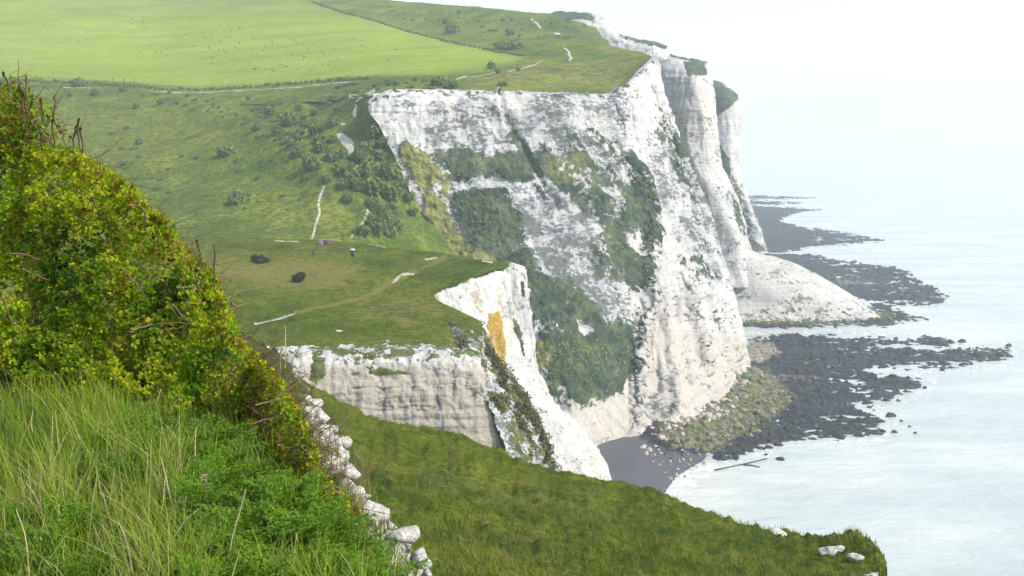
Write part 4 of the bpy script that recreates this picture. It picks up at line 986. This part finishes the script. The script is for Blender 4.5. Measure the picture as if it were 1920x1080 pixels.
for i, p in enumerate(STALK):
    P = np.array(p, float); base = P[np.argmax(P[:, 1])]; r = rays(base[0], max(base[1] + 25, 760)); D = -1.6 / r[2]
    Q = PT(P[:, 0], P[:, 1], np.full(len(P), D) + np.linspace(0, 0.05, len(P)))
    Q = pchip(np.arange(len(P)), Q, np.linspace(0, len(P) - 1, 10)); V_, F_ = tube(Q, 0.0032, 0.0018, 5)
    mesh('dry_stalk', V_, F_, M_straw, True, None, None, 'pale dry straw stalk standing up out of the green grass', 'stalk', 'dry stalks in the grass')
r = rays(395, 985); D = -1.55 / r[2]
root = empty('seed_head', tuple(PT(np.array(390.0), np.array(990.0), np.array(D))), 'single fluffy beige seed head on a thin brown stalk', 'seed head')
a = PT(np.array(390.0), np.array(990.0), np.array(D)); bq = PT(np.array(383.0), np.array(897.0), np.array(D))
V_, F_ = tube(np.array([[0, 0, 0], (bq - a) * 0.5 + [0.006, 0, 0], bq - a]), 0.003, 0.002, 5); mesh('stalk', V_, F_, M_twig, True, parent=root)
V_, F_ = leaves(np.repeat((bq - a)[None], 140, 0), rdir(140) + [0, 0, 0.4], rdir(140), rng.uniform(0.012, 0.022, 140), np.full(140, 0.004)); mesh('puff', V_, F_, M_straw, False, None, 'stuff', parent=root)

# white chalk lumps along the crumbling edge
def rock_mesh(seed, flat=0.75, sub=3, amp=0.42, mat=M_chalk, name='chalk_rock'):
    import bmesh
    bm = bmesh.new(); bmesh.ops.create_icosphere(bm, subdivisions=sub, radius=0.5)
    P = np.array([v.co for v in bm.verts]); F = np.array([[v.index for v in f.verts] for f in bm.faces]); bm.free()
    r_ = np.random.default_rng(int(seed * 1000) % 99991); nn = unit(r_.normal(size=(13, 3))); dd = r_.uniform(0.30, 0.5, 13)
    u_ = unit(P); rad = np.min(np.where(u_ @ nn.T > 0.05, dd / np.maximum(u_ @ nn.T, 0.05), 9), axis=1)
    P = u_ * np.minimum(rad, 0.62)[:, None] * (1 + amp * 0.35 * fbm(P, 3.0, 4, seed * 7.7))[:, None] * np.array([1.0, 0.85, flat])
    return P, F


def rock_proto(name, seed, mat, label, cat, group, **kw):
    P, F = rock_mesh(seed, **kw); return mesh(name, P, F, mat, True, None, None, label, cat, group)


def place(o, loc, size, first):
    c = o if first else o.copy()
    if not first: COL.objects.link(c)
    c.location = loc; c.rotation_euler = (rng.uniform(-.3, .3), rng.uniform(-.3, .3), rng.uniform(0, 6.28)); c.scale = (size * rng.uniform(0.85, 1.15), size, size * rng.uniform(0.8, 1.1))
    return c


pr = [rock_proto('chalk_rock', k, M_chalk, 'small white chalk lump on the crumbling edge of the bank', 'rock', 'chalk lumps along the bank edge') for k in range(5)]
rk = [(572, 752, 26), (590, 758, 22), (585, 775, 26), (601, 790, 30), (583, 797, 22), (605, 812, 34), (622, 806, 18), (597, 830, 26), (612, 838, 30), (628, 832, 24), (590, 852, 18), (622, 858, 22), (637, 848, 18), (612, 877, 24), (632, 882, 20), (596, 900, 16), (700, 962, 40), (684, 952, 22), (716, 985, 20), (733, 990, 18), (735, 1010, 20), (758, 1008, 42), (748, 1030, 18), (785, 1045, 34), (760, 1050, 22), (712, 1030, 18), (735, 1048, 26), (775, 1072, 22), (800, 1078, 18), (700, 985, 18), (660, 925, 16), (650, 890, 14), (665, 985, 14), (745, 1075, 18), (720, 1062, 14)]
rk += [(a, b, rng.uniform(7, 13)) for a, b in inpoly([(565, 745), (585, 750), (640, 830), (650, 880), (640, 900), (600, 900), (580, 840), (568, 790)], 40)] + [(a, b, rng.uniform(7, 13)) for a, b in inpoly([(680, 940), (700, 945), (800, 1050), (810, 1080), (720, 1080), (690, 1000)], 40)]
rk += [(a, b, 9 + 20 * rng.uniform() ** 2) for a, b in inpoly([(562, 745), (590, 750), (650, 835), (668, 890), (640, 905), (605, 880), (580, 830)], 34)] + [(a, b, 9 + 22 * rng.uniform() ** 2) for a, b in inpoly([(640, 890), (665, 890), (715, 960), (812, 1080), (730, 1085), (690, 1005)], 46)]
for i, (pu, pv, sz) in enumerate(rk):
    hb = hit(pu, pv, ['bank']); p = np.array(hb[0]) if hb else EYE + rays(pu, pv) * (-1.7 / rays(pu, pv)[2]); D = p[1]
    place(pr[i % 5], p + np.array([0, 0, sz * 0.10 / FPX * D]), sz * 1.35 / FPX * D, i < 5)

# ------------------------------------------------------------------ tufts over the turf
def turf(s, n, hmin, hmax, wd, vlo, vhi, name, label, keepf=None, pw=1.0):
    j = rng.integers(0, s.nv - 1, n * 3); i = rng.integers(0, s.nu - 1, n * 3)
    ok = (s.V[j, i] > vlo) & (s.V[j, i] < vhi) & (s.U[j, i] > -20) & (s.U[j, i] < 1930)
    if keepf is not None: ok &= rng.uniform(size=len(j)) < keepf(j, i)
    j, i = j[ok][:n], i[ok][:n]
    a = rng.uniform(size=(len(j), 1)); b = rng.uniform(size=(len(j), 1))
    c = s.P[j, i] * (1 - a) * (1 - b) + s.P[j, i + 1] * a * (1 - b) + s.P[j + 1, i] * (1 - a) * b + s.P[j + 1, i + 1] * a * b
    dn = fbm(c, 1.0 / (hmax * 12), 3, 5.0); dry = s.attrs['dry'][j, i]
    h = rng.uniform(hmin, hmax, len(c)) * (1 + 1.3 * dn)
    V_, F_ = blades(c - [0, 0, 0.03], h, rng.uniform(0.6, 1.3, len(c)) * wd, rng.uniform(0.1, 0.9, len(c)), rng.uniform(0.1, 0.7, len(c)))
    t = np.clip(0.32 + 0.85 * dn + rng.normal(0, 0.1, len(c)), 0.02, 0.62); st = rng.uniform(size=len(c)) < 0.04 + 0.5 * dry
    t = np.where(st, rng.uniform(0.55, 0.95, len(c)), t)
    mesh(name, V_, F_, M_turf, False, {'tint': np.repeat(t, 8)}, 'stuff', label)


turf(slope, 110000, 0.08, 0.46, 0.030, 600, 1110, 'grass', 'short tussocky grass covering the slope in front')
turf(plat, 42000, 0.10, 0.36, 0.045, 440, 690, 'grass', 'rough grass covering the top of the headland', lambda j, i: 1 - plat.attrs['path'][j, i])

# ------------------------------------------------------------------ bushes on the downs
def bush_proto(name, seed, mat, flat, label, group):
    r = np.random.default_rng(seed); C = []; S = []
    for i in range(9):
        a = r.uniform(0, 6.28); d = r.uniform(0, 0.36); C.append((math.cos(a) * d, math.sin(a) * d, r.uniform(0.18, 0.62) * flat)); S.append(r.uniform(0.16, 0.30))
    P = []; N = []
    for (c, q) in zip(C, S):
        d = unit(r.normal(size=(75, 3))); P.append(np.array(c) + d * q * np.array([1, 1, 0.85 * flat + .15]) * r.uniform(0.75, 1.12, (75, 1))); N.append(d)
    P = np.concatenate(P); N = np.concatenate(N); k = P[:, 2] > -0.02; P, N = P[k], N[k]
    t = np.clip(0.45 + fbm(P, 4.0, 3, seed) * 0.6 + r.normal(0, 0.16, len(P)), 0, 1)
    l = r.uniform(0.10, 0.19, len(P)); V, F = leaves(P, unit(r.normal(size=P.shape) + N * 0.3), unit(N + r.normal(0, 0.5, P.shape)), l, l * 0.8, 0.15)
    T = np.repeat(t, 4); nv = len(V); parts = [(V, F)]
    import bmesh
    for (c, q) in zip(C, S):
        bm = bmesh.new(); bmesh.ops.create_icosphere(bm, subdivisions=1, radius=q * 0.86); parts.append((np.array([v.co for v in bm.verts]) * [1, 1, 0.85 * flat + .15] + c, np.array([[v.index for v in f.verts] for f in bm.faces]))); bm.free()
    V, F = merge(parts); T = np.concatenate([T, np.full(len(V) - nv, 0.25)])
    return mesh(name, V, F, mat, False, {'tint': T}, None, label, 'bush', group)


used = {}
BP_ = {}
def plant_bush(u, v, wpx, kind, label, group=None, name='bush', sheets=('hill', 'valley', 'cliff', 'headland'), hr=1.0):
    h = hit(u, v, [n for n in sheets if n in SHEETS])
    if not h: return
    var = int(rng.integers(0, 3)); key = (kind, var, name)
    if key not in BP_:
        o = bush_proto(name, 11 + len(BP_), M_bushb if kind == 'brown' else M_bushl, {'round': 1.0, 'low': 0.55, 'brown': 0.8}[kind], label, group); BP_[key] = o
    else:
        o = BP_[key].copy(); COL.objects.link(o); o['label'] = label
        if group: o['group'] = group
        elif 'group' in o: del o['group']
    D = h[0][1]; s_ = wpx / FPX * D / 0.95
    o.location = h[0] - Vector((0, 0, s_ * 0.06)); o.rotation_euler = (0, 0, rng.uniform(0, 6.28)); o.scale = (s_, s_, s_ * hr * rng.uniform(0.9, 1.1))
    return o


for a in [(848, 63, 27, 'round', 'largest dark round bush on the slope above the field boundary'), (835, 44, 13, 'round', 'small dark bush just uphill of the largest round bush'), (955, 66, 17, 'round', 'dark rounded bush alone above the low grey thicket'),
          (962, 92, 34, 'low', 'low spreading grey thicket at the corner of the field boundary'), (940, 91, 26, 'low', 'shorter end of the low thicket beside the field boundary corner'), (921, 129, 17, 'round', 'dark bush beside the tan track, taller of a touching pair'), (932, 137, 13, 'round', 'smaller dark bush touching its taller neighbour beside the tan track'),
          (971, 132, 9, 'round', 'tiny upright dark bush right on the tan track'), (826, 160, 34, 'low', 'dark low scrub bush just above the chalk cliff rim'), (848, 166, 26, 'low', 'small scrub bush ending the dark scrub above the chalk rim'), (944, 160, 17, 'low', 'flat dark bush on the olive turf above the main cliff'),
          (143, 163, 22, 'round', 'dark round bush by the pale track under the bright field'), (178, 179, 18, 'round', 'dark round bush just downhill of the pale track'), (131, 181, 10, 'round', 'little bluish bush behind the bare hawthorn stems'), (10, 160, 22, 'round', 'bluish bush half hidden behind the top of the hawthorn'),
          (231, 171, 16, 'low', 'low bush under the fence line with fence posts above it'), (255, 203, 12, 'round', 'dark little bush on the bright grass ridge'), (262, 270, 14, 'round', 'single dark bush in the middle of the smooth hillside'), (302, 195, 14, 'round', 'dark bush at the upper end of the speckled scrub'),
          (506, 217, 22, 'round', 'dark upright bush alone on the pale grass below the fence'), (467, 187, 9, 'round', 'tiny dark bush on the light grass below the track'), (425, 290, 32, 'low', 'long low dark bush lying across the smooth hillside'), (445, 380, 40, 'low', 'wide low dark bush low on the hillside'), (340, 295, 8, 'round', 'speck of a bush on the smooth hillside'),
          (1163, 36, 14, 'low', 'dark grassy hump on the skyline above the thin cliff'), (490, 492, 34, 'brown', 'low brown bush on the headland, wider than tall'), (560, 528, 24, 'brown', 'upright brown bush on the headland turf')]:
    if a[3] == 'brown': plant_bush(a[0], a[1], a[2], 'brown', a[4], None, 'brown_bush', ('headland',), 0.75 if a[1] < 500 else 1.1)
    else: plant_bush(a[0], a[1], a[2], a[3], a[4], None)

for u, v, wd in [(690, 246, 34), (704, 262, 40), (720, 274, 28), (690, 287, 40), (655, 332, 46), (690, 338, 54), (725, 332, 46), (752, 352, 34), (670, 355, 46), (645, 352, 30), (700, 368, 56), (735, 378, 48), (672, 302, 40), (690, 314, 36), (764, 376, 28), (775, 405, 26), (650, 378, 28), (712, 300, 30), (735, 402, 34), (700, 395, 38)]:
    plant_bush(u, v, wd * 0.82, 'round', 'rounded green bush in the thick scrub of the gully against the white cliff edge', 'gully scrub bushes')
for u, v, wd in [(705, 434, 44), (680, 442, 28), (730, 442, 32), (716, 412, 30), (745, 430, 26)]:
    plant_bush(u, v, wd, 'round', 'dark bush in the hollow between the forked footpath and the headland', 'bushes in the hollow')
for u, v, wd in [(620, 302, 30), (585, 314, 30), (600, 287, 26), (560, 292, 24), (540, 237, 30), (560, 262, 30), (590, 252, 24), (620, 237, 24), (640, 322, 26), (590, 217, 18), (520, 252, 24), (480, 245, 18), (610, 342, 20), (575, 337, 14), (560, 207, 16), (612, 202, 16), (632, 212, 14), (600, 268, 22), (575, 240, 20), (545, 275, 18), (640, 300, 22), (655, 350, 20), (625, 268, 18), (570, 225, 14)]:
    plant_bush(u, v, wd, 'round', 'green bush in the loose scrub on the valley side above the footpath', 'loose valley scrub bushes')
for (u, v) in inpoly([(250, 178), (300, 172), (420, 182), (520, 210), (560, 250), (620, 330), (520, 280), (420, 225), (330, 205)], 75):
    plant_bush(u, v, rng.uniform(5, 11), 'low', 'small speck of scrub on the hillside under the fence line', 'speckled hillside scrub')
for (u, v) in inpoly([(640, 160), (720, 152), (830, 150), (820, 168), (720, 172), (690, 188), (640, 215), (600, 190)], 36):
    plant_bush(u, v, rng.uniform(6, 14), 'low', 'small dark scrub bush on the broken ground behind the chalk rim', 'scrub behind the chalk rim')
for (u, v) in inpoly([(700, 20), (980, 26), (1100, 45), (1190, 92), (1100, 86), (900, 62), (760, 40)], 34):
    plant_bush(u, v, rng.uniform(4, 9), 'low', 'tiny bush on the rough ground beyond the field boundary', 'bushes beyond the field')
for (u, v) in inpoly([(190, 215), (520, 280), (600, 430), (320, 430), (200, 320)], 26):
    plant_bush(u, v, rng.uniform(5, 13), 'low', 'faint low bush on the smooth green hillside', 'hillside bushes')
hedge = [(20, 150), (60, 152), (110, 153), (150, 157), (200, 158), (260, 163), (320, 168), (400, 167), (460, 164), (520, 159), (580, 155), (640, 150), (690, 148)]
for t in np.linspace(0, 1, 70):
    L = np.array(hedge, float); q = pchip(np.linspace(0, 1, len(L)), L, np.array([t]))[0]
    plant_bush(q[0], q[1] + rng.uniform(-1, 3), rng.uniform(5, 11), 'low', 'scrubby bush in the hedge along the lower edge of the bright field', 'hedge along the field')
for t in np.linspace(0, 1, 60):
    L = np.array(EDGE, float); q = pchip(np.linspace(0, 1, len(L)), L, np.array([t]))[0]
    plant_bush(q[0], q[1] + 1, rng.uniform(4, 7.5), 'low', 'dark bush in the straight hedge along the far edge of the bright field', 'hedge on the far field edge')
# dark tussocks dotted over the sown field
for (u, v) in np.concatenate([inpoly([(300, 50), (420, 45), (640, 90), (640, 128), (520, 135), (400, 125)], 120), inpoly([(40, 40), (300, 35), (330, 110), (90, 100)], 26), inpoly([(620, 60), (860, 110), (760, 130), (620, 120)], 16)]):
    plant_bush(u, v, rng.uniform(1.6, 3.6), 'low', 'small dark tussock dotted over the bright sown field', 'dark tussocks in the field', 'tussock', ('hill',))
for o in [x for x in bpy.data.objects if x.name.startswith('tussock')]: o['category'] = 'tussock'

# cliff scrub: leaf clumps rooted wherever scrub hangs on the rock
def cliff_scrub(s, n, a0, a1, thr, name, label, mat, olive=True):
    j = rng.integers(0, s.nv, n * 4); i = rng.integers(0, s.nu, n * 4); ok = s.attrs['veg'][j, i] - (0.6 * s.attrs['olive'][j, i] if s is main else 0) + fbm(s.P[j, i], 0.16, 4, 2.0) * 0.75 > thr
    j, i = j[ok][:n], i[ok][:n]; m = 4; c = np.repeat(s.P[j, i], m, 0); N = np.repeat(s.N[j, i], m, 0)
    sz = np.repeat(rng.uniform(a0, a1, len(j)), m); c = c + rng.normal(0, 0.5, c.shape) * sz[:, None] + N * sz[:, None] * 0.1
    nn = unit(N * 0.6 + np.array([0, 0, 0.6]) + rng.normal(0, 0.45, c.shape)); dd = unit(rdir(len(c)))
    V, F = leaves(c, dd, nn, sz, sz * 0.75, 0.2); t = np.clip(0.42 + fbm(c, 0.07, 4, 6.0) * 0.75 + rng.normal(0, 0.13, len(c)), 0, 1)
    if 'olive' in s.attrs: t = np.clip(t + 0.5 * np.repeat(s.attrs['olive'][j, i], m), 0, 1)
    mesh(name, V, F, mat, False, {'tint': np.repeat(t, 4)}, 'stuff', label)


cliff_scrub(main, 2500, 0.35, 0.95, 0.95, 'cliff_vegetation', 'dark hanging scrub covering parts of the tall chalk face', M_bushl)
M_spurl = mat_leaf('spur_leaf', [(0.045, 0.042, 0.02), (0.095, 0.088, 0.032), (0.150, 0.140, 0.045)], 0.2)
cliff_scrub(spurr, 2600, 0.25, 0.6, 0.75, 'cliff_vegetation', 'brown green scrub on the rubble spur of the headland', M_spurl)

# ------------------------------------------------------------------ fences, posts and the little ruin on the headland
M_wood = mat_plain('weathered_wood', (0.07, 0.06, 0.05), (0.17, 0.145, 0.115), 6)
M_white = mat_plain('white_paint', (0.70, 0.70, 0.68), (0.82, 0.82, 0.80), 6)
M_dark = mat_plain('dark_metal', (0.03, 0.032, 0.035), (0.07, 0.07, 0.072), 6)
M_brick = mat_plain('old_brick', (0.11, 0.055, 0.04), (0.26, 0.14, 0.10), 5)
M_conc = mat_plain('grey_concrete', (0.16, 0.16, 0.155), (0.30, 0.295, 0.28), 4)


def fence(name, line, n, label, sheets, hgt=1.25):
    L = np.array(line, float); q = pchip(np.linspace(0, 1, len(L)), L, np.linspace(0, 1, n)); pts = []
    for u, v in q:
        h = hit(u, v, sheets)
        if h: pts.append(np.array(h[0]))
    root = empty(name, tuple(pts[0]), label, 'fence'); o0 = pts[0]
    pm = None
    for p in pts:
        hh = hgt * rng.uniform(0.85, 1.2)
        if pm is None: V, F = box(0, 0, hgt / 2 - 0.1, 0.16, 0.16, hgt + 0.2); pm = mesh('post', V, F, M_wood, False, parent=root); o = pm
        else: o = pm.copy(); COL.objects.link(o); o.parent = root
        o.location = p - o0; o.rotation_euler = (rng.uniform(-.08, .08), rng.uniform(-.08, .08), rng.uniform(0, 1.5)); o.scale = (1, 1, hh / hgt)
    V, F = merge([tube(np.array([p - o0 + [0, 0, k] for p in pts]), 0.02, 0.02, 3) for k in (0.5, 0.85, 1.15)]); mesh('wire', V, F, M_dark, False, parent=root)


fence('post_and_wire_fence', [(0, 146), (80, 148), (150, 152), (213, 156), (260, 160), (330, 165), (430, 163), (520, 157), (600, 151), (690, 146)], 64, 'post and wire fence along the lower edge of the bright field', ['hill'], 1.5)
fence('post_and_wire_fence', EDGE, 56, 'straight post and wire fence along the upper edge of the bright field', ['hill'], 1.5)
for (u, v) in ((213, 157), (232, 158), (252, 161)):
    h = hit(u, v, ['hill']); V, F = box(0, 0, 1.6, 0.42, 0.42, 3.4); V[:, :2] *= (1 - 0.1 * V[:, 2:3] / 3.4)
    o = mesh('gate_post', V, F, M_wood, False, None, None, 'tall dark timber post rising above the fence line by the field', 'post', 'tall fence line posts'); o.location = h[0]
h = hit(597, 247, ['valley', 'hill']); V, F = tube([(0, 0, -0.3), (0.1, 0, 2.4), (0.2, 0, 5.2)], 0.16, 0.09, 6)
o = mesh('wooden_pole', V, F, M_conc, True, None, None, 'thin pale pole standing in the scrub on the valley side', 'pole'); o.location = h[0]


def on_head(u, v): return np.array(hit(u, v, ['headland'])[0])


p = on_head(610, 459); root = empty('ruined_wall', tuple(p), 'low ruined brick and concrete wall at the back edge of the headland', 'wall')
V, F = merge([box(-1.1, 0, 0.45, 1.35, 0.5, 1.3), box(-1.15, 0.5, 0.35, 1.2, 0.45, 1.1)]); mesh('concrete_block', V, F, M_conc, False, parent=root)
V, F = merge([box(0.55, 0, 0.40, 1.95, 0.42, 1.2), box(1.72, 0.02, 0.22, 0.38, 0.44, 0.84)]); mesh('brickwork', V, F, M_brick, False, parent=root)
V, F = box(0.05, 0, 1.08, 3.3, 0.56, 0.12); mesh('coping', V, F, M_conc, False, parent=root)
p = on_head(643, 461); root = empty('signpost', tuple(p), 'tall dark timber signpost with a short arm beside the ruined wall', 'signpost')
V, F = tube([(0, 0, -0.2), (0.02, 0, 1.2), (0.1, 0, 2.75)], 0.16, 0.12, 6); mesh('post', V, F, M_wood, True, parent=root)
V, F = merge([box(0.12, -0.12, 2.5, 1.0, 0.07, 0.28), box(0.42, -0.12, 2.72, 0.35, 0.07, 0.2)]); mesh('sign_board', V, F, M_wood, False, parent=root)
p = on_head(661, 481); root = empty('marker_post', tuple(p), 'stout dark marker post with a white cap on the headland turf', 'post')
V, F = box(0, 0, 0.65, 0.62, 0.5, 1.5); mesh('post', V, F, M_dark, False, parent=root)
V, F = box(0, 0, 1.52, 0.98, 0.7, 0.28); mesh('cap', V, F, M_white, False, parent=root)
p = on_head(588, 478); V, F = tube([(0, 0, -0.2), (0, 0, 0.7), (0.03, 0, 1.15)], 0.3, 0.22, 7); o = mesh('stump', V, F, M_dark, True, None, None, 'short blackened stump on the headland grass near the ruined wall', 'stump'); o.location = p
p = on_head(681, 480); V, F = tube([(0, 0, -0.2), (0.02, 0, 0.7), (0, 0, 1.2)], 0.2, 0.16, 6); o = mesh('wooden_post', V, F, M_wood, True, None, None, 'short brown wooden post close to the white capped marker', 'post'); o.location = p

# loose chalk blocks on the turf and boulders at the end of the slope
for u, v, sz, sh, lab in [(484, 655, 44, 'headland', 'white chalk block at the near edge of the headland behind the hawthorn'), (1455, 1001, 50, 'grass_slope', 'long pale chalk boulder bedded in the crest of the grass slope'), (1566, 1031, 44, 'grass_slope', 'cracked white chalk boulder in the turf hump above the sea'), (1609, 1047, 32, 'grass_slope', 'small pointed white boulder in the turf hump above the sea'), (1642, 1078, 34, 'grass_slope', 'rough pale boulder at the very tip of the grass slope')]:
    h = hit(u, v, [sh]) or hit(u - 8, v + 8, [sh])
    if not h: continue
    o = rock_proto('chalk_boulder', rng.uniform(1, 40), M_chalk, lab, 'boulder', None, flat=0.7, amp=0.75, sub=4); s_ = sz * 1.15 / FPX * h[0][1]
    o.location = h[0] + Vector((0, 0.1, -0.12 * s_)); o.scale = (s_, s_ * 0.8, s_ * 0.8); o.rotation_euler = (0.1, 0.15, rng.uniform(-0.4, 0.4))

# ------------------------------------------------------------------ boulders on the foreshore
M_weed = mat_plain('weedy_boulder', (0.016, 0.018, 0.014), (0.060, 0.058, 0.040), 5, 0.7)
M_yel = mat_plain('lichen_boulder', (0.10, 0.09, 0.045), (0.38, 0.33, 0.19), 2.5)
M_grn = mat_plain('green_boulder', (0.060, 0.095, 0.024), (0.19, 0.25, 0.07), 3)
M_pale = mat_plain('pale_boulder', (0.26, 0.23, 0.19), (0.56, 0.51, 0.45), 3)
pw, py, pg_, pp = [], [], [], []
def shore_rocks(lst, store, mat, name, label, group, lift=0.15):
    for i, (u, v, sz) in enumerate(lst):
        h = hit(u, v, ['shore']); q = np.array(h[0]) if h else PZ(np.array(float(u)), np.array(float(v)))
        if q[2] < 0: q = PZ(np.array(float(u)), np.array(float(v)))
        first = len(store) < 4
        if first: store.append(rock_proto(name, rng.uniform(1, 60), mat, label, 'boulder', group, sub=2, amp=0.35))
        o = place(store[-1] if first else store[i % 4], q + [0, 0, 0], sz * 1.1 / FPX * q[1], first)
        o['label'] = label; o['group'] = group


def rnd(poly, n, a, b): return [(u, v, a + (b - a) * rng.uniform() ** 2.2) for u, v in inpoly(poly, n)]


shore_rocks([(1678, 811, 14), (1657, 810, 14), (1684, 752, 10), (1442, 840, 17), (1425, 841, 11), (1461, 835, 19), (1436, 853, 9), (1781, 640, 10), (1651, 633, 9), (1802, 642, 17), (1892, 649, 14), (1875, 666, 20), (1833, 666, 22), (1672, 780, 20), (1767, 695, 12), (1462, 862, 15), (1705, 800, 8), (1715, 812, 9), (1690, 790, 8)], pw, M_weed, 'weedy_boulder', 'dark weed covered boulder standing in the shallow water off the reef', 'dark boulders in the shallows')
shore_rocks(rnd([(1400, 640), (1640, 636), (1790, 640), (1880, 668), (1700, 690), (1720, 740), (1650, 800), (1450, 830), (1380, 850), (1400, 760), (1480, 720)], 150, 4, 13), pw, M_weed, 'weedy_boulder', 'dark weed covered boulder on the wide rock reef', 'dark boulders on the reef')
shore_rocks(rnd([(1640, 500), (1730, 520), (1780, 558), (1720, 572), (1640, 566)], 40, 3, 7), pw, M_weed, 'weedy_boulder', 'small dark boulder on the reef beyond the chalk fan', 'dark boulders beyond the chalk fan')
Z1 = [(1225, 815), (1290, 780), (1370, 735), (1400, 700), (1440, 700), (1495, 745), (1470, 775), (1420, 815), (1350, 850), (1250, 840)]
shore_rocks(rnd(Z1, 110, 5, 19), py, M_yel, 'lichen_boulder', 'yellowish boulder in the jumble at the cliff foot', 'yellow boulders at the cliff foot')
shore_rocks(rnd(Z1, 70, 5, 18), pg_, M_grn, 'green_boulder', 'green weedy boulder in the jumble at the cliff foot', 'green boulders at the cliff foot')
shore_rocks(rnd([(1200, 795), (1260, 770), (1300, 720), (1390, 680), (1420, 720), (1350, 790), (1240, 830)], 130, 5, 20), pp, M_pale, 'fallen_chalk_boulder', 'pale fallen chalk boulder banked against the foot of the main cliff', 'fallen chalk boulders')
shore_rocks([(1205, 840, 16), (1218, 845, 14), (1212, 852, 12), (1230, 838, 10), (1240, 850, 9), (1330, 855, 16), (1322, 870, 12), (1285, 895, 12), (1270, 880, 9)] + rnd([(1200, 830), (1330, 840), (1320, 880), (1260, 905), (1230, 880)], 60, 3, 8), pp, M_pale, 'fallen_chalk_boulder', 'white chalk stone scattered over the grey shingle beach', 'white stones on the beach')
shore_rocks(rnd([(1385, 590), (1640, 578), (1720, 596), (1600, 608), (1385, 612)], 50, 4, 9), py, M_yel, 'lichen_boulder', 'yellowish boulder along the foot of the chalk fan', 'yellow boulders below the chalk fan')
shore_rocks(rnd([(1385, 588), (1640, 578), (1705, 594), (1600, 604), (1385, 604)], 85, 5, 12), pg_, M_grn, 'green_boulder', 'green weedy boulder along the foot of the chalk fan', 'green boulders below the chalk fan')
for pts, lab in ([(1340, 882), (1375, 874), (1405, 868), (1438, 860)], 'long thin dark driftwood pole lying in the shallows'), ([(1394, 872), (1408, 873), (1424, 876)], 'short dark driftwood log beside the long pole'):
    A = np.array(pts, float); Q = PZ(A[:, 0], A[:, 1], 0.12); Q[:, 2] += rng.uniform(-0.05, 0.12, len(Q)); Qm = Q.mean(0)
    V, F = tube(pchip(np.arange(len(Q)), Q, np.linspace(0, len(Q) - 1, 12)) - Qm, 0.22, 0.14, 6); o = mesh('driftwood_log', V, F, M_weed, True, None, None, lab, 'driftwood'); o.location = Qm

# ------------------------------------------------------------------ surf and wet foam round the reefs
dd_ = np.maximum(dR / sc_px, dB * 0.8)
foam = np.exp(-((dd_ + 7) / 9.0) ** 2) * (0.55 + 0.9 * nf2) + 0.9 * pmask(FU, FV, [[(1225, 900), (1330, 872), (1345, 890), (1290, 925), (1240, 960), (1215, 950)]], 14) * (0.55 + 1.3 * fbm(FP, (1 / 5, 1 / 2.5, 1), 4, 12.0))
WP = PZ(FU, FV, 0.03); okc = foam > 0.12
i_ = np.arange(FU.size).reshape(FU.shape)
q_ = np.stack([i_[:-1, :-1], i_[1:, :-1], i_[1:, 1:], i_[:-1, 1:]], -1).reshape(-1, 4)
kq = (okc[:-1, :-1] & okc[1:, 1:] & okc[1:, :-1] & okc[:-1, 1:]).reshape(-1); q_ = q_[kq]
uniq, inv = np.unique(q_, return_inverse=True)
g = G('surf_foam'); fo = g.math('MULTIPLY_ADD', g.math('SUBTRACT', g.noise(0.6, 6, .7), 0.5), 2.2, g.attr('foam'))
b_ = g.n('ShaderNodeBsdfPrincipled'); g.put(b_.inputs['Base Color'], (0.78, 0.80, 0.79)); b_.inputs['Roughness'].default_value = 0.6
t_ = g.n('ShaderNodeBsdfTransparent'); mx = g.n('ShaderNodeMixShader'); g.put(mx.inputs[0], g.math('MULTIPLY', g.step(fo, 0.4, 0.95), 0.85)); g.t.links.new(t_.outputs[0], mx.inputs[1]); g.t.links.new(b_.outputs[0], mx.inputs[2]); g.t.links.new(mx.outputs[0], g.out.inputs['Surface'])
mesh('surf_water', WP.reshape(-1, 3)[uniq], inv.reshape(-1, 4), g.m, False, {'foam': foam.reshape(-1)[uniq]}, 'structure', 'thin white surf lapping round the reefs and the shingle beach')
